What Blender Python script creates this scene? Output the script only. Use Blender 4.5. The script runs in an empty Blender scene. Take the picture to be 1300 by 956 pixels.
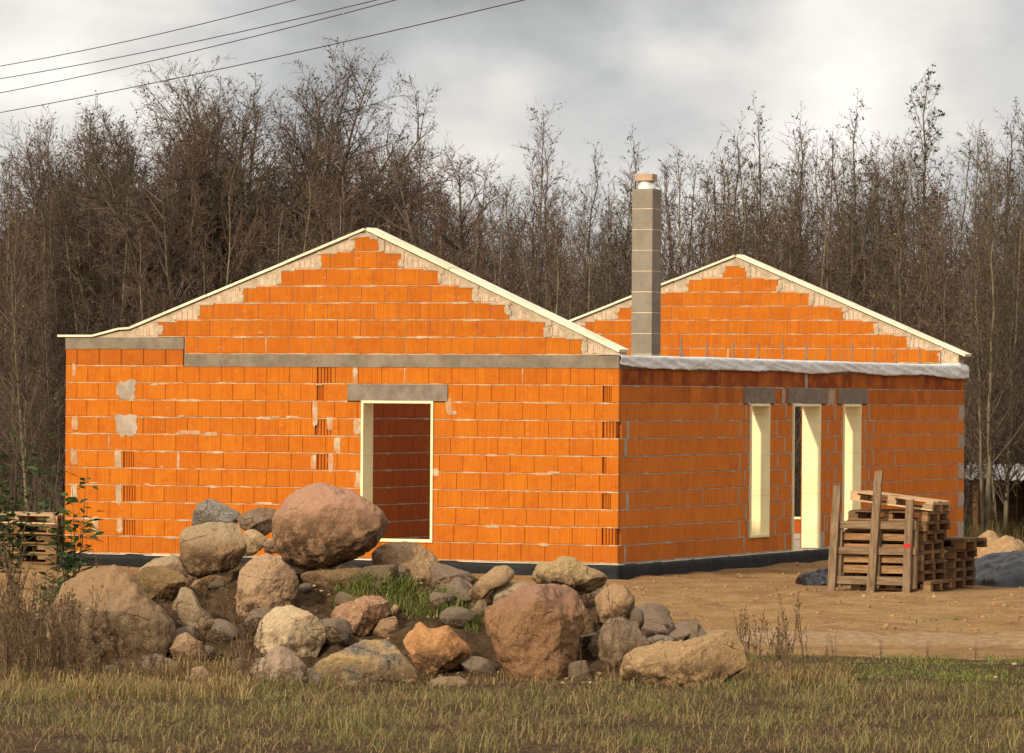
import bpy, bmesh, math, random
from mathutils import Vector, noise, Matrix
R=random.Random(7)
S=bpy.context.scene
COL=S.collection
# ------------------------------------------------------------------ measured camera
F=6061.;RHO=math.radians(.4);HC=2.54;HZ=508
def deroll(px,py):
    dx,dy=px-650,py-HZ
    return dx*math.cos(RHO)+dy*math.sin(RHO), -dx*math.sin(RHO)+dy*math.cos(RHO)
def at(px,py,Y):
    a,b=deroll(px,py); return Vector((a/F*Y,Y,HC-b/F*Y))
C0=(1.5,67.);TH=math.radians(-22.8)
ct,st=math.cos(TH),math.sin(TH)
def toloc(X,Y):
    a,b=X-C0[0],Y-C0[1]; return a*ct+b*st, -a*st+b*ct
def front(px,py,yl=0):
    a,b=deroll(px,py); k=a/F
    Y=(yl+67*ct-1.5*st)/(ct-k*st); x,y=toloc(k*Y,Y); return x,HC-b/F*Y
def side(px,py,xl=0):
    a,b=deroll(px,py); k=a/F
    Y=(xl+1.5*ct+67*st)/(k*ct+st); x,y=toloc(k*Y,Y); return y,HC-b/F*Y
# ------------------------------------------------------------------ mesh helper
class MB:
    def __init__(s): s.v=[];s.f=[];s.m=[];s.t=[];s.w=[];s.u=[]
    def add(s,vs,fs,mat=0,tint=.5,wet=0.,us=None):
        b=len(s.v); s.v+= [tuple(v) for v in vs]; s.u+= us if us else [tuple(v) for v in vs]
        for f in fs:
            s.f.append(tuple(b+i for i in f)); s.m.append(mat); s.t.append(tint); s.w.append(wet)
    def box(s,x0,x1,y0,y1,z0,z1,mat=0,tint=.5,T=None,jit=0):
        vs=[(x,y,z) for x in (x0,x1) for y in (y0,y1) for z in (z0,z1)]
        if jit: vs=[(a+R.uniform(-jit,jit),b+R.uniform(-jit,jit),c+R.uniform(-jit,jit)) for a,b,c in vs]
        us=[(v[0],v[2],v[1]) for v in vs]
        if T: vs=[T(*v) for v in vs]
        s.add(vs,[(0,1,3,2),(4,6,7,5),(0,4,5,1),(2,3,7,6),(0,2,6,4),(1,5,7,3)],mat,tint,0.,us)
    def tube(s,pts,rad,n=5,mat=0,tint=.5,cap=True):
        b=len(s.v); k=len(pts)
        for i,p in enumerate(pts):
            p=Vector(p); d=Vector(pts[min(i+1,k-1)])-Vector(pts[max(i-1,0)])
            if d.length<1e-9: d=Vector((0,0,1))
            d.normalize(); a=d.orthogonal().normalized() if abs(d.z)>.9 else d.cross(Vector((0,0,1))).normalized()
            c=d.cross(a); r=rad[i] if hasattr(rad,'__len__') else rad
            for j in range(n):
                q=2*math.pi*j/n; w=p+(a*math.cos(q)+c*math.sin(q))*r
                s.v.append(tuple(w)); s.u.append(tuple(w))
        for i in range(k-1):
            for j in range(n):
                s.f.append((b+i*n+j,b+i*n+(j+1)%n,b+i*n+n+(j+1)%n,b+i*n+n+j)); s.m.append(mat);s.t.append(tint);s.w.append(0.)
        if cap and n>2:
            s.f.append(tuple(b+j for j in range(n))[::-1]);s.m.append(mat);s.t.append(tint);s.w.append(0.)
            s.f.append(tuple(b+(k-1)*n+j for j in range(n)));s.m.append(mat);s.t.append(tint);s.w.append(0.)
    def build(s,name,mats,parent=None,smooth=False,fix=True):
        me=bpy.data.meshes.new(name); me.from_pydata(s.v,[],s.f)
        if not isinstance(mats,(list,tuple)): mats=[mats]
        for m in mats: me.materials.append(m)
        me.polygons.foreach_set('material_index',s.m)
        if smooth: me.polygons.foreach_set('use_smooth',[True]*len(s.f))
        a=me.attributes.new('tint','FLOAT','FACE'); a.data.foreach_set('value',s.t)
        a=me.attributes.new('wet','FLOAT','FACE'); a.data.foreach_set('value',s.w)
        a=me.attributes.new('wuv','FLOAT_VECTOR','POINT'); a.data.foreach_set('vector',[c for u in s.u for c in u])
        if fix:
            bm=bmesh.new(); bm.from_mesh(me); bmesh.ops.recalc_face_normals(bm,faces=bm.faces); bm.to_mesh(me); bm.free()
        me.update()
        o=bpy.data.objects.new(name,me); COL.objects.link(o)
        if parent: o.parent=parent
        return o
def tag(o,label=None,cat=None,group=None,kind=None):
    if label: o['label']=label
    if cat: o['category']=cat
    if group: o['group']=group
    if kind: o['kind']=kind
    return o
def empty(name,loc=(0,0,0),rz=0):
    o=bpy.data.objects.new(name,None); o.empty_display_size=.3; COL.objects.link(o); o.location=loc; o.rotation_euler=(0,0,rz); return o
def kids(o): return [c for c in COL.objects if c.parent is o]
def copy_tree(o,children):
    r=o.copy(); COL.objects.link(r)
    for ch in children:
        c=ch.copy(); COL.objects.link(c); c.parent=r
    return r
def nz(x,y,z=0): return noise.noise(Vector((x,y,z)))
def fbm(x,y,z=0,o=4): return noise.fractal(Vector((x,y,z)),1.,2.,o)
# ------------------------------------------------------------------ material helper
class NT:
    def __init__(s,name,rough=.85,spec=.25):
        s.m=bpy.data.materials.new(name); s.m.use_nodes=True; s.n=s.m.node_tree.nodes; s.l=s.m.node_tree.links
        s.b=s.n['Principled BSDF']; s.b.inputs['Roughness'].default_value=rough; s.b.inputs['Specular IOR Level'].default_value=spec
    def put(s,inp,v):
        if isinstance(v,bpy.types.NodeSocket): s.l.new(v,inp)
        elif v is not None:
            if isinstance(v,(tuple,list)) and len(v)==3 and inp.type=='RGBA': v=(*v,1)
            inp.default_value=v
    def mk(s,t,**k):
        n=s.n.new(t)
        for a,b in k.items(): setattr(n,a,b)
        return n
    def attr(s,name,out='Fac'): return s.mk('ShaderNodeAttribute',attribute_name=name).outputs[out]
    def obj(s): return s.mk('ShaderNodeTexCoord').outputs['Object']
    def scale(s,vec,sc,loc=(0,0,0)):
        n=s.mk('ShaderNodeMapping'); s.put(n.inputs['Vector'],vec); n.inputs['Scale'].default_value=sc; n.inputs['Location'].default_value=loc; return n.outputs[0]
    def noise(s,vec,sc,det=4,ro=.55,dist=0):
        n=s.mk('ShaderNodeTexNoise'); s.put(n.inputs['Vector'],vec); n.inputs['Scale'].default_value=sc; n.inputs['Detail'].default_value=det; n.inputs['Roughness'].default_value=ro; n.inputs['Distortion'].default_value=dist; return n.outputs['Fac']
    def voro(s,vec,sc,out='Distance',feat='F1'):
        n=s.mk('ShaderNodeTexVoronoi',feature=feat); s.put(n.inputs['Vector'],vec); n.inputs['Scale'].default_value=sc; return n.outputs[out]
    def ramp(s,v,a,b,lo=0.,hi=1.):
        n=s.mk('ShaderNodeMapRange',interpolation_type='SMOOTHSTEP'); s.put(n.inputs['Value'],v)
        for i,x in zip(('From Min','From Max','To Min','To Max'),(a,b,lo,hi)): n.inputs[i].default_value=x
        return n.outputs[0]
    def math(s,op,a,b=None):
        n=s.mk('ShaderNodeMath',operation=op); s.put(n.inputs[0],a)
        if b is not None: s.put(n.inputs[1],b)
        return n.outputs[0]
    def mix(s,f,a,b,blend='MIX'):
        n=s.mk('ShaderNodeMix',data_type='RGBA',blend_type=blend); s.put(n.inputs[0],f); s.put(n.inputs[6],a); s.put(n.inputs[7],b); return n.outputs[2]
    def sep(s,v):
        n=s.mk('ShaderNodeSeparateXYZ'); s.put(n.inputs[0],v); return n.outputs
    def bump(s,h,st=.4,d=.01):
        n=s.mk('ShaderNodeBump'); s.put(n.inputs['Height'],h); n.inputs['Strength'].default_value=st; n.inputs['Distance'].default_value=d; s.l.new(n.outputs[0],s.b.inputs['Normal'])
    def col(s,c): s.put(s.b.inputs['Base Color'],c); return s.m
def simple(name,c,c2=None,sc=6,rough=.85,bump=.3,bd=.01,stretch=(1,1,1),spec=.25,metal=0):
    t=NT(name,rough,spec); v=t.scale(t.obj(),stretch); n=t.noise(v,sc,6,.65)
    c2=c2 or tuple(x*.7 for x in c)
    t.col(t.mix(t.ramp(n,.3,.7),c2,c)); t.b.inputs['Metallic'].default_value=metal
    if bump: t.bump(n,bump,bd)
    return t.m
# ------------------------------------------------------------------ materials
def m_block(name,seed=0.,c=((.505,.153,.008),(.445,.114,.007),(.31,.060,.007))):
    t=NT(name,.9,.15); v=t.scale(t.attr('wuv','Vector'),(1,1,1),(seed,0,0)); ti=t.attr('tint'); we=t.attr('wet')
    base=t.mix(ti,c[1],c[0])
    n1=t.noise(v,2.2,5,.6); base=t.mix(t.ramp(n1,.45,.7,0,.6),base,c[1]); base=t.mix(t.ramp(t.noise(t.scale(v,(1,1,1),(8,2,0)),5.5,5,.65),.5,.72,0,.45),base,c[2])
    st=t.noise(t.scale(v,(55,1.2,1)),1.,2,.5)
    base=t.mix(t.ramp(st,.35,.7,0,.42),base,c[2])
    xx=t.sep(v)[0]; rib=t.math('SINE',t.math('MULTIPLY',xx,170.)); base=t.mix(t.math('MULTIPLY',t.ramp(rib,-.2,.9),t.ramp(n1,.35,.6,.06,.26)),base,c[2])
    n2=t.noise(v,9,6,.7)
    base=t.mix(t.ramp(n2,.54,.78,0,.4),base,(.62,.27,.09))
    x,z,d=t.sep(v)
    fr=t.math('FRACT',t.math('MULTIPLY',z,4.)); ed=t.math('ABSOLUTE',t.math('SUBTRACT',fr,.5))   # .5 at bed joints
    sm=t.noise(t.scale(v,(1.,2.2,1)),3.1,6,.72)
    k=t.math('ADD',t.math('MULTIPLY',ed,.36),sm)
    base=t.mix(t.ramp(k,.78,.88,0,.6),base,(.56,.42,.27))
    sc=t.noise(t.scale(v,(2.5,9,1),(3,1,0)),1.6,6,.75)
    base=t.mix(t.ramp(sc,.62,.74,0,.55),base,(.62,.40,.22))
    wt=t.math('MULTIPLY',we,t.ramp(t.noise(v,3.2,4,.6),.25,.6,.45,1.))
    base=t.mix(wt,base,(.20,.042,.009))
    t.bump(t.math('ADD',st,t.math('MULTIPLY',n2,.5)),.35,.006)
    return t.col(base)
def m_mortar(name,c,c2,dust=0):
    t=NT(name,.95,.1); v=t.attr('wuv','Vector'); n=t.noise(v,11,6,.7); n3=t.noise(v,1.6,4,.6)
    b=t.mix(t.ramp(n,.3,.7),c2,c); b=t.mix(t.ramp(n3,.45,.7,0,.5),b,tuple(x*.6 for x in c2))
    if dust: b=t.mix(t.ramp(t.noise(v,4.5,5,.65),.42,.62,0,.8),b,(.44,.17,.05))
    t.bump(n,.6,.015); return t.col(b)
def m_conc(name,c,c2,sc=3):
    t=NT(name,.92,.15); v=t.obj(); n=t.noise(v,sc,7,.7); n2=t.noise(v,40,3,.6); w=t.voro(v,5)
    b=t.mix(t.ramp(n,.35,.65),c2,c); b=t.mix(t.ramp(n2,.6,.75,0,.5),b,tuple(min(1,x*1.5) for x in c))
    t.bump(t.math('ADD',n,t.math('MULTIPLY',n2,.4)),.4,.01); return t.col(b)
def m_gable():
    t=NT('gable_mortar',.95,.1); v=t.attr('wuv','Vector'); n=t.noise(v,7,6,.7); big=t.noise(v,2.3,4,.6)
    x,z,d=t.sep(v)
    ribs=t.math('PINGPONG',t.math('ADD',x,t.math('MULTIPLY',t.noise(v,2,2),.05)),.045)
    b=t.mix(t.ramp(n,.3,.7),(.33,.25,.165),(.50,.39,.265))
    rb=t.mix(t.ramp(n,.35,.7),(.50,.36,.24),(.60,.46,.32))
    lin=t.ramp(ribs,.003,.009,1,0); rb=t.mix(t.math('MULTIPLY',lin,.7),rb,(.26,.17,.10))
    b=t.mix(t.ramp(t.attr('tint'),.6,.7),b,rb)
    b=t.mix(t.ramp(t.noise(v,12,5,.7),.58,.70,0,.75),b,(.20,.145,.095)); b=t.mix(t.ramp(t.noise(v,3.4,5,.7),.52,.70,0,.6),b,(.34,.27,.20))
    t.bump(n,.8,.02); return t.col(b)
def m_wood(name,c,c2,dark=(.06,.04,.025),ax=(2,22,22)):
    t=NT(name,.85,.2); v=t.obj(); ti=t.attr('tint')
    g=t.noise(t.scale(v,ax),1.5,5,.65); n=t.noise(v,5,5,.65)
    b=t.mix(t.ramp(g,.35,.65),c2,c); b=t.mix(t.ramp(ti,0,1,.55,0),b,dark); b=t.mix(t.ramp(n,.55,.75,0,.5),b,dark)
    t.bump(g,.4,.005); return t.col(b)
M={}
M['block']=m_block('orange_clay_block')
M['block_side']=m_block('lightened_clay_block',5.,((.66,.205,.022),(.58,.160,.018),(.42,.085,.012)))  # same clay, colour brightened to stand in for light this wall lacks
M['block_in']=m_block('shaded_clay_block',11.,((.42,.10,.016),(.35,.07,.012),(.22,.035,.008)))  # same clay, darker: the interior's shade is put into the colour
M['mortar']=m_mortar('bed_mortar',(.54,.41,.27),(.36,.26,.16),1)
M['mortar_side']=m_mortar('grey_mortar',(.46,.37,.28),(.33,.26,.19))
M['core']=simple('block_core',(.30,.075,.018),(.18,.045,.012))
M['gable']=m_gable()
M['beam']=m_conc('ring_beam_concrete',(.23,.185,.13),(.15,.12,.085))
M['lintel']=m_conc('lintel_concrete',(.24,.19,.145),(.16,.125,.095),5)
M['chim']=m_conc('chimney_block',(.255,.215,.160),(.205,.172,.128),4)
M['chim_m']=simple('chimney_mortar',(.60,.48,.33))
def m_foam(name,c,c2,dirt_shade):
    t=NT(name,.75,.2); v=t.obj(); n=t.noise(v,2.5,5,.65); b=t.mix(t.ramp(n,.35,.65),c2,c)
    b=t.mix(t.ramp(t.attr('tint'),0,1,.22,0),b,(.55,.45,.28)); b=t.mix(t.ramp(t.noise(v,9,6,.75),.56,.74,0,dirt_shade),b,(.36,.27,.16))
    z=t.sep(v)[2]; w=t.math('PINGPONG',t.math('ADD',z,.13),.31); b=t.mix(t.ramp(w,.0,.008,.45,0),b,(.40,.31,.17))
    t.bump(t.noise(v,30,4,.7),.25,.004); return t.col(b)
M['foam']=m_foam('cream_insulation_board',(.86,.76,.45),(.78,.67,.37),.28); M['foam2']=m_foam('pale_roof_insulation',(.80,.73,.54),(.68,.60,.42),.5)
M['black']=simple('black_dimple_membrane',(.010,.0095,.009),(.005,.005,.005),14,.6,.5,.01,spec=.2)
M['floor']=m_conc('concrete_floor',(.42,.36,.28),(.32,.27,.2))
M['steel']=simple('threaded_steel',(.20,.165,.13),None,20,.6)
M['flue']=simple('flue_pipe',(.75,.74,.72),(.6,.58,.55),8,.35,0,metal=.3)
M['capbrick']=simple('cap_brick',(.44,.30,.20),(.37,.25,.16),9)
M['wood']=m_wood('weathered_pallet_wood',(.34,.185,.08),(.19,.098,.038))
M['wood_grey']=m_wood('grey_stained_timber',(.24,.155,.085),(.135,.083,.044))
M['wood_dark']=m_wood('dark_pallet_wood',(.235,.12,.046),(.115,.056,.022))  # darker brown version of the pallet timber
M['wood_pale']=m_wood('fresh_deck_wood',(.58,.39,.21),(.46,.28,.14))
M['wood_post']=m_wood('grey_post_timber',(.25,.165,.094),(.13,.08,.043),(.06,.04,.025),(22,22,2))
M['red']=simple('red_tag',(.5,.02,.02))
SUN_AZ=36.;SUN_EL=29.;SUN_E=3.8;SUN_ANG=2.;GLOW=1.0;UPS=.5;SKY_S=1.;EXPO=.12
# ------------------------------------------------------------------ HOUSE
H=empty('unfinished_house',(C0[0],C0[1],0),TH)
tag(H,'unfinished roofless bungalow of orange clay blocks with two stepped gables','house')
W=8.77;LN=16.16;TK=.30;BL=.365
Tf=lambda u,d,z:(u,d,z)          # front wall: u = local x, d = depth inwards
Ts=lambda u,d,z:(-d,u,z)         # long side wall: u = local y
Tb=lambda u,d,z:(u,LN-TK+d,z)    # back gable, seen face = inner face
def block(mb,T,u0,u1,z0,z1,dep=.1,mat=0,tint=.5,wet=0.,off=0.,ch=.006):
    vs=[];us=[]
    for (d,i) in ((dep,0),(off+ch,0),(off,ch)):
        for (u,z) in ((u0+i,z0+i),(u1-i,z0+i),(u1-i,z1-i),(u0+i,z1-i)):
            vs.append(T(u,d,z)); us.append((u,z,d))
    fs=[(0,1,2,3),(8,9,10,11)]
    for a in (0,4):
        for j in range(4): fs.append((a+j,a+(j+1)%4,a+4+(j+1)%4,a+4+j))
    mb.add(vs,fs,mat,tint,wet,us)
def strip(mb,T,u0,u1,z0,z1,mat,d0=.001,amp=.006,step=.06):
    """uneven squeezed-out bed mortar"""
    n=max(2,int((u1-u0)/step)); vs=[];us=[];fs=[]
    for i in range(n+1):
        u=u0+(u1-u0)*i/n; a=nz(u*7,z0*9,3.1)*amp; b=nz(u*7,z1*9,8.7)*amp
        d=d0+nz(u*5,z0*3,1.)*.003
        if nz(u*2.3,z0*4,5.)>.28: d=-.004; a-=.006+abs(nz(u*9,z0,4))*.02; b+=.004
        for (z,dd) in ((z0+a,d),(z1+b,d),(z1+b,.06),(z0+a,.06)): vs.append(T(u,dd,z)); us.append((u,z,dd))
    for i in range(n):
        for j in range(4): fs.append((i*4+j,i*4+(j+1)%4,i*4+4+(j+1)%4,i*4+4+j))
    fs+=[(0,1,2,3),(n*4+3,n*4+2,n*4+1,n*4)]
    mb.add(vs,fs,mat,.5,0.,us)
def patch(mb,T,u,z,w,h,mat,d=-.004,n=36):
    k=R.uniform(0,99); vs=[T(u,d-.004,z)];us=[(u,z,0)]
    ring=[]
    for i in range(n):
        a=2*math.pi*i/n; c,s=math.cos(a),math.sin(a); q=(abs(c)**6+abs(s)**6)**(-1/6)
        q*=1+.25*nz(c*2+k,s*2,k)+.16*nz(c*7+k,s*7,k); vs.append(T(u+c*q*w/2,d,z+s*q*h/2)); us.append((u+c*q*w/2,z+s*q*h/2,0))
    for i in range(n):
        x=vs[1+i]; c=us[1+i]; vs.append(T(c[0],.02,c[1])); us.append(c)
    fs=[(0,1+i,1+(i+1)%n) for i in range(n)]+[(1+i,1+n+i,1+n+(i+1)%n,1+(i+1)%n) for i in range(n)]
    mb.add(vs,fs,mat,.5,0.,us)
def cut(a,b,holes):
    out=[(a,b)]
    for h0,h1 in holes:
        nx=[]
        for p,q in out:
            if h1<=p or h0>=q: nx.append((p,q)); continue
            if h0>p: nx.append((p,h0))
            if h1<q: nx.append((h1,q))
        out=nx
    return [(p,q) for p,q in out if q-p>.03]
def rows(mb,T,lo,hi,z0,n,holes,dh=.25,first=0,jm=1,bm_=0,mortar_ht=.014,slots=(),wetf=None,hj=.007,grey=.0,mort=True,tl=.25,th=1.,core=.03,dep=.1,lims=None):
    for k in range(n):
        za,zb=z0+dh*k,z0+dh*(k+1)
        a0,b0=(lo,hi) if lims is None else lims(k,za,zb)
        hs=[(h[0],h[1]) for h in holes if h[2]<zb-.02 and h[3]>za+.02]
        segs=cut(a0,b0,hs)
        for p,q in segs:
            if mort: strip(mb,T,p,q,za-.001,za+mortar_ht,jm)
            off=(.5 if (k+first)%2 else 0)*BL+R.uniform(-.012,.012)
            u=lo+off-BL
            edges=[]
            while u<q:
                u+=BL*(1 if R.random()>.03 else .62)
                if p+.05<u<q-.05: edges.append(u)
            if lims is not None: edges=[e for e in edges if p+.1<e<q-.1]
            edges=[p]+edges+[q]
            for e0,e1 in zip(edges,edges[1:]):
                g=R.random()
                j=hj
                t=min(th,max(tl,R.gauss(.68,.18))); w=wetf(e0,za) if wetf else 0.
                sl=[s for s in slots if s[2]==k and e0<=s[0]<e1]
                g1=e1-j/2 if e1!=q else e1-.002
                g0=e0+j/2 if e0!=p else e0+.002
                if sl:
                    s0,s1=sl[0][0],min(sl[0][1],g1)
                    if s0-g0>.05: block(mb,T,g0,s0-.02,za+mortar_ht,zb,dep,bm_,t,w)
                    nf=4; fw=(s1-s0)/nf; block(mb,T,s0-.018,s1+.003,za+mortar_ht,zb-.001,dep,bm_,t,w,.045)
                    for i in range(nf): block(mb,T,s0+i*fw,s0+i*fw+fw*.76,za+mortar_ht,zb,dep,bm_,.3,w,.01)
                    if g1-s1>.04: block(mb,T,s1+.005,g1,za+mortar_ht,zb,dep,bm_,t,w)
                else:
                    block(mb,T,g0,g1,za+mortar_ht,zb-.0005,dep,bm_,t,w,R.uniform(0,.003))
                if e1!=q and g<grey and mort:      # head joint buttered with mortar
                    wd=R.uniform(.012,.04); patch(mb,T,e1,(za+zb)/2+.005,wd,.23,jm,-.002)
def core(mb,T,lo,hi,z0,z1,d0,d1,holes,mat):
    us=sorted({lo,hi,*[h[0] for h in holes],*[h[1] for h in holes]}); zs=sorted({z0,z1,*[min(max(h[2],z0),z1) for h in holes],*[min(max(h[3],z0),z1) for h in holes]})
    us=[u for u in us if lo<=u<=hi]
    full=lambda i,j: 0<=i<len(us)-1 and 0<=j<len(zs)-1 and not any(h[0]<=us[i]+1e-6 and h[1]>=us[i+1]-1e-6 and h[2]<=zs[j]+1e-6 and h[3]>=zs[j+1]-1e-6 for h in holes)
    q=lambda P:mb.add([T(*p) for p in P],[(0,1,2,3)],mat,.5,0.,[(p[0],p[2],p[1]) for p in P])
    for i in range(len(us)-1):
        for j in range(len(zs)-1):
            if not full(i,j): continue
            a,b,c,d=us[i],us[i+1],zs[j],zs[j+1]
            q([(a,d0,c),(b,d0,c),(b,d0,d),(a,d0,d)]); q([(a,d1,c),(a,d1,d),(b,d1,d),(b,d1,c)])
            if not full(i-1,j): q([(a,d0,c),(a,d0,d),(a,d1,d),(a,d1,c)])
            if not full(i+1,j): q([(b,d0,c),(b,d1,c),(b,d1,d),(b,d0,d)])
            if not full(i,j-1): q([(a,d0,c),(a,d1,c),(b,d1,c),(b,d0,c)])
            if not full(i,j+1): q([(a,d0,d),(b,d0,d),(b,d1,d),(a,d1,d)])
def prism(mb,T,poly,d0,d1,mat):
    n=len(poly); vs=[T(u,d0,z) for u,z in poly]+[T(u,d1,z) for u,z in poly]; us=[(u,z,0) for u,z in poly]*2
    mb.add(vs,[tuple(range(n)),tuple(range(2*n-1,n-1,-1))]+[(i,(i+1)%n,n+(i+1)%n,n+i) for i in range(n)],mat,.5,0.,us)
# ---- front wall
door=(-3.97,-2.84,.50,2.52); lin=(-4.19,-2.62,2.515,2.755)
xb=-6.817
mb=MB(); HO=[door,lin]
core(mb,Tf,-W,-.035,.25,3.0,.03,TK,[door],2)
sl=[]
for k in (9,): sl.append((-4.66,-4.50,k))
for px,py in ((404,477),(404,539),(404,587)):
    u,z=front(px,py); sl.append((u,u+.20,int((z-.25)/.25)))
for px,py in ((158,582),(158,626),(158,667)):
    u,z=front(px,py); sl.append((u,u+.17,int((z-.25)/.25)))
for k in (9,7,5,3,1): sl.append((-.225,-.035,k))
sl=sorted(set((a,b,k) for a,b,k in sl))
rows(mb,Tf,-W,0,.25,11,HO,slots=sl,grey=.02,hj=.0035,wetf=lambda u,z:(.22 if z<.3 else .12 if R.random()<.12 else 0)+R.uniform(-.05,.05))
rows(mb,Tf,-W,xb-.02,3.0,1,[],first=1,tl=0,th=.4,wetf=lambda u,z:.35)
for px,py,w,h in ((160,495,24,23),(160,540,26,27),(95,537,8,18),(94,580,8,19),(94,624,8,19),(121,666,8,20),(150,582,8,22),(151,628,7,26),(152,667,7,20),(400,525,6,32),(419,538,7,16),(398,587,6,18),(420,587,6,24),(428,565,7,18),(240,549,30,5),(268,551,16,5),(451,478,6,22),(429,566,6,20),(454,541,9,20),(456,610,9,20),(570,515,7,18),(574,524,10,5),(94,470,4,16),(553,600,8,10)):
    u,z=front(px,py); patch(mb,Tf,u,z,w/76.,h/88.,3 if w>20 and h>20 else 1)
for i in range(30):
    u_=R.uniform(-8.6,-.3)
    if -4.3<u_<-2.5: continue
    patch(mb,Tf,u_,.25+.25*R.randint(1,10)+R.uniform(-.02,.03),R.uniform(.06,.25),R.uniform(.012,.04),1,-.003)
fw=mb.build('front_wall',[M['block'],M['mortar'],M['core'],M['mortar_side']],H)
sm_=lambda t:max(0.,min(1.,t))
# ---- gables
def gable(name,T,peak,right,left,zb,rowz,nrow,lo_row,x_beam,first,parent,extra):
    """peak/right/left: (u,z) points of the lower coping line"""
    mb=MB(); x_b0=x_beam if x_beam is not None else -8.4
    def roof(u):
        if u>=peak[0]: return peak[1]+(right[1]-peak[1])*(u-peak[0])/(right[0]-peak[0])
        return peak[1]+(left[1]-peak[1])*(u-peak[0])/(left[0]-peak[0])
    poly=extra+[left,peak,right]
    prism(mb,T,poly,.012,TK,1)
    def lims(k,za,zb2):
        zt=zb2+.05
        ur=peak[0]+(zt-peak[1])*(right[0]-peak[0])/(right[1]-peak[1]); ul=peak[0]+(zt-peak[1])*(left[0]-peak[0])/(left[1]-peak[1])
        if zt>peak[1]-.02: ul,ur=peak[0]-.16,peak[0]+.2
        return max(lo_row(k),ul-R.uniform(0,.06)),min(right[0]-.15,ur+R.uniform(0,.06))
    rows(mb,T,-W,0,rowz,nrow,[],dh=.245,first=first,lims=lims,grey=.02,jm=2,tl=.0,th=.9,hj=.006,wetf=lambda u,z:max(0,.10+.25*sm_((abs(u-peak[0])-(peak[1]-z)*1.75)/.6)+R.uniform(-.1,.1)))
    # bare cut blocks between the orange steps and the slope
    for k in range(nrow):
        za=rowz+.245*k; a,b=lims(k,za,za+.245)
        for e,s in ((a,-1),(b,1)):
            u=e
            for _ in range(9):
                w_=R.uniform(.055,.105); u2=u+s*w_; zt=min(za+.24,min(roof(u),roof(u2))-R.uniform(.015,.07))
                if zt-za<.07 or not left[0]<u2<right[0] or (k==0 and u2<x_b0): break
                if R.random()<.88: block(mb,T,min(u,u2)+.003,max(u,u2)-.003,za+.012+R.uniform(0,.015),zt,.1,1,.9,0,.004+R.uniform(0,.004),.004)
                u=u2
    # torn mortar smears over block ends along the steps
    for k in range(nrow):
        za=rowz+.245*k; a,b=lims(k,za,za+.245)
        for e,s in ((a,1),(b,-1)):
            if e in (x_beam,): continue
            for _ in range(3): patch(mb,T,e+s*R.uniform(-.02,.03),za+R.uniform(.05,.22),R.uniform(.04,.10),R.uniform(.05,.13),1,-.005)
            patch(mb,T,e+s*.12,za+.238,.3,.04,1,-.005)
    patch(mb,T,peak[0]-.1,za+.24,.25,.06,1,-.006); patch(mb,T,peak[0]+.14,za+.22,.12,.08,1,-.006)
    return mb.build(name,[M['block'],M['gable'],M['mortar']],parent)
pk=(-3.93,4.955);rt=(.0,3.215);lf=(-7.70,3.535)
gable('front_gable',Tf,pk,rt,lf,3.18,3.18,7,lambda k:(xb+.01 if k==0 else -9),xb+.01,0,H,[(rt[0],3.18),(xb,3.18),(xb,3.42),(-8.35,3.42),(-7.86,3.52)])
bp=(-4.09,5.06);br=(-.02,3.375);bl_=(-8.6,3.40)
gable('rear_gable',Tb,bp,br,bl_,3.0,3.22,7,lambda k:-9,None,1,H,[(-.02,3.0),(-8.6,3.0)])
# ---- roof insulation boards laid on the gables
def coping(name,T,pts,th,d0,d1,mat):
    g=MB()
    for (a,b) in zip(pts,pts[1:]):
        a,b=Vector(a),Vector(b); L=(b-a).length; n=max(1,round(L/1.25)); d=(b-a)/L; nn=Vector((-d.y,d.x)) if d.x>0 else Vector((d.y,-d.x))
        for i in range(n):
            p=a+d*(L*i/n+.003); q=a+d*(L*(i+1)/n-.003); o=nn*R.uniform(.001,.007); e0=R.uniform(-.008,.008)
            P=[p+o,q+o,q+o+nn*th,p+o+nn*th]
            vs=[T(v.x,d0+e0,v.y) for v in P]+[T(v.x,d1+e0,v.y) for v in P]
            g.add(vs,[(0,1,2,3),(7,6,5,4),(0,4,5,1),(1,5,6,2),(2,6,7,3),(3,7,4,0)],0,R.random())
    return g.build(name,mat,H)
coping('gable_coping',Tf,[(-8.90,3.425),(-8.32,3.425),(-7.88,3.53),(-7.70,3.54)],.03,-.03,.30,M['foam2'])
coping('gable_coping',Tf,[(-7.70,3.54),(pk[0],pk[1]+.004)],.035,-.03,.33,M['foam2'])
coping('gable_coping',Tf,[(pk[0]+.02,pk[1]+.004),(rt[0]+.0,rt[1]+.005)],.045,-.03,.33,M['foam2'])
coping('gable_coping',Tb,[(bl_[0],bl_[1]+.005),(bp[0],bp[1]+.004)],.035,-.03,.33,M['foam2'])
coping('gable_coping',Tb,[(bp[0]+.02,bp[1]+.004),(br[0]+.12,br[1]-.04)],.045,-.03,.33,M['foam2'])
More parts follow.
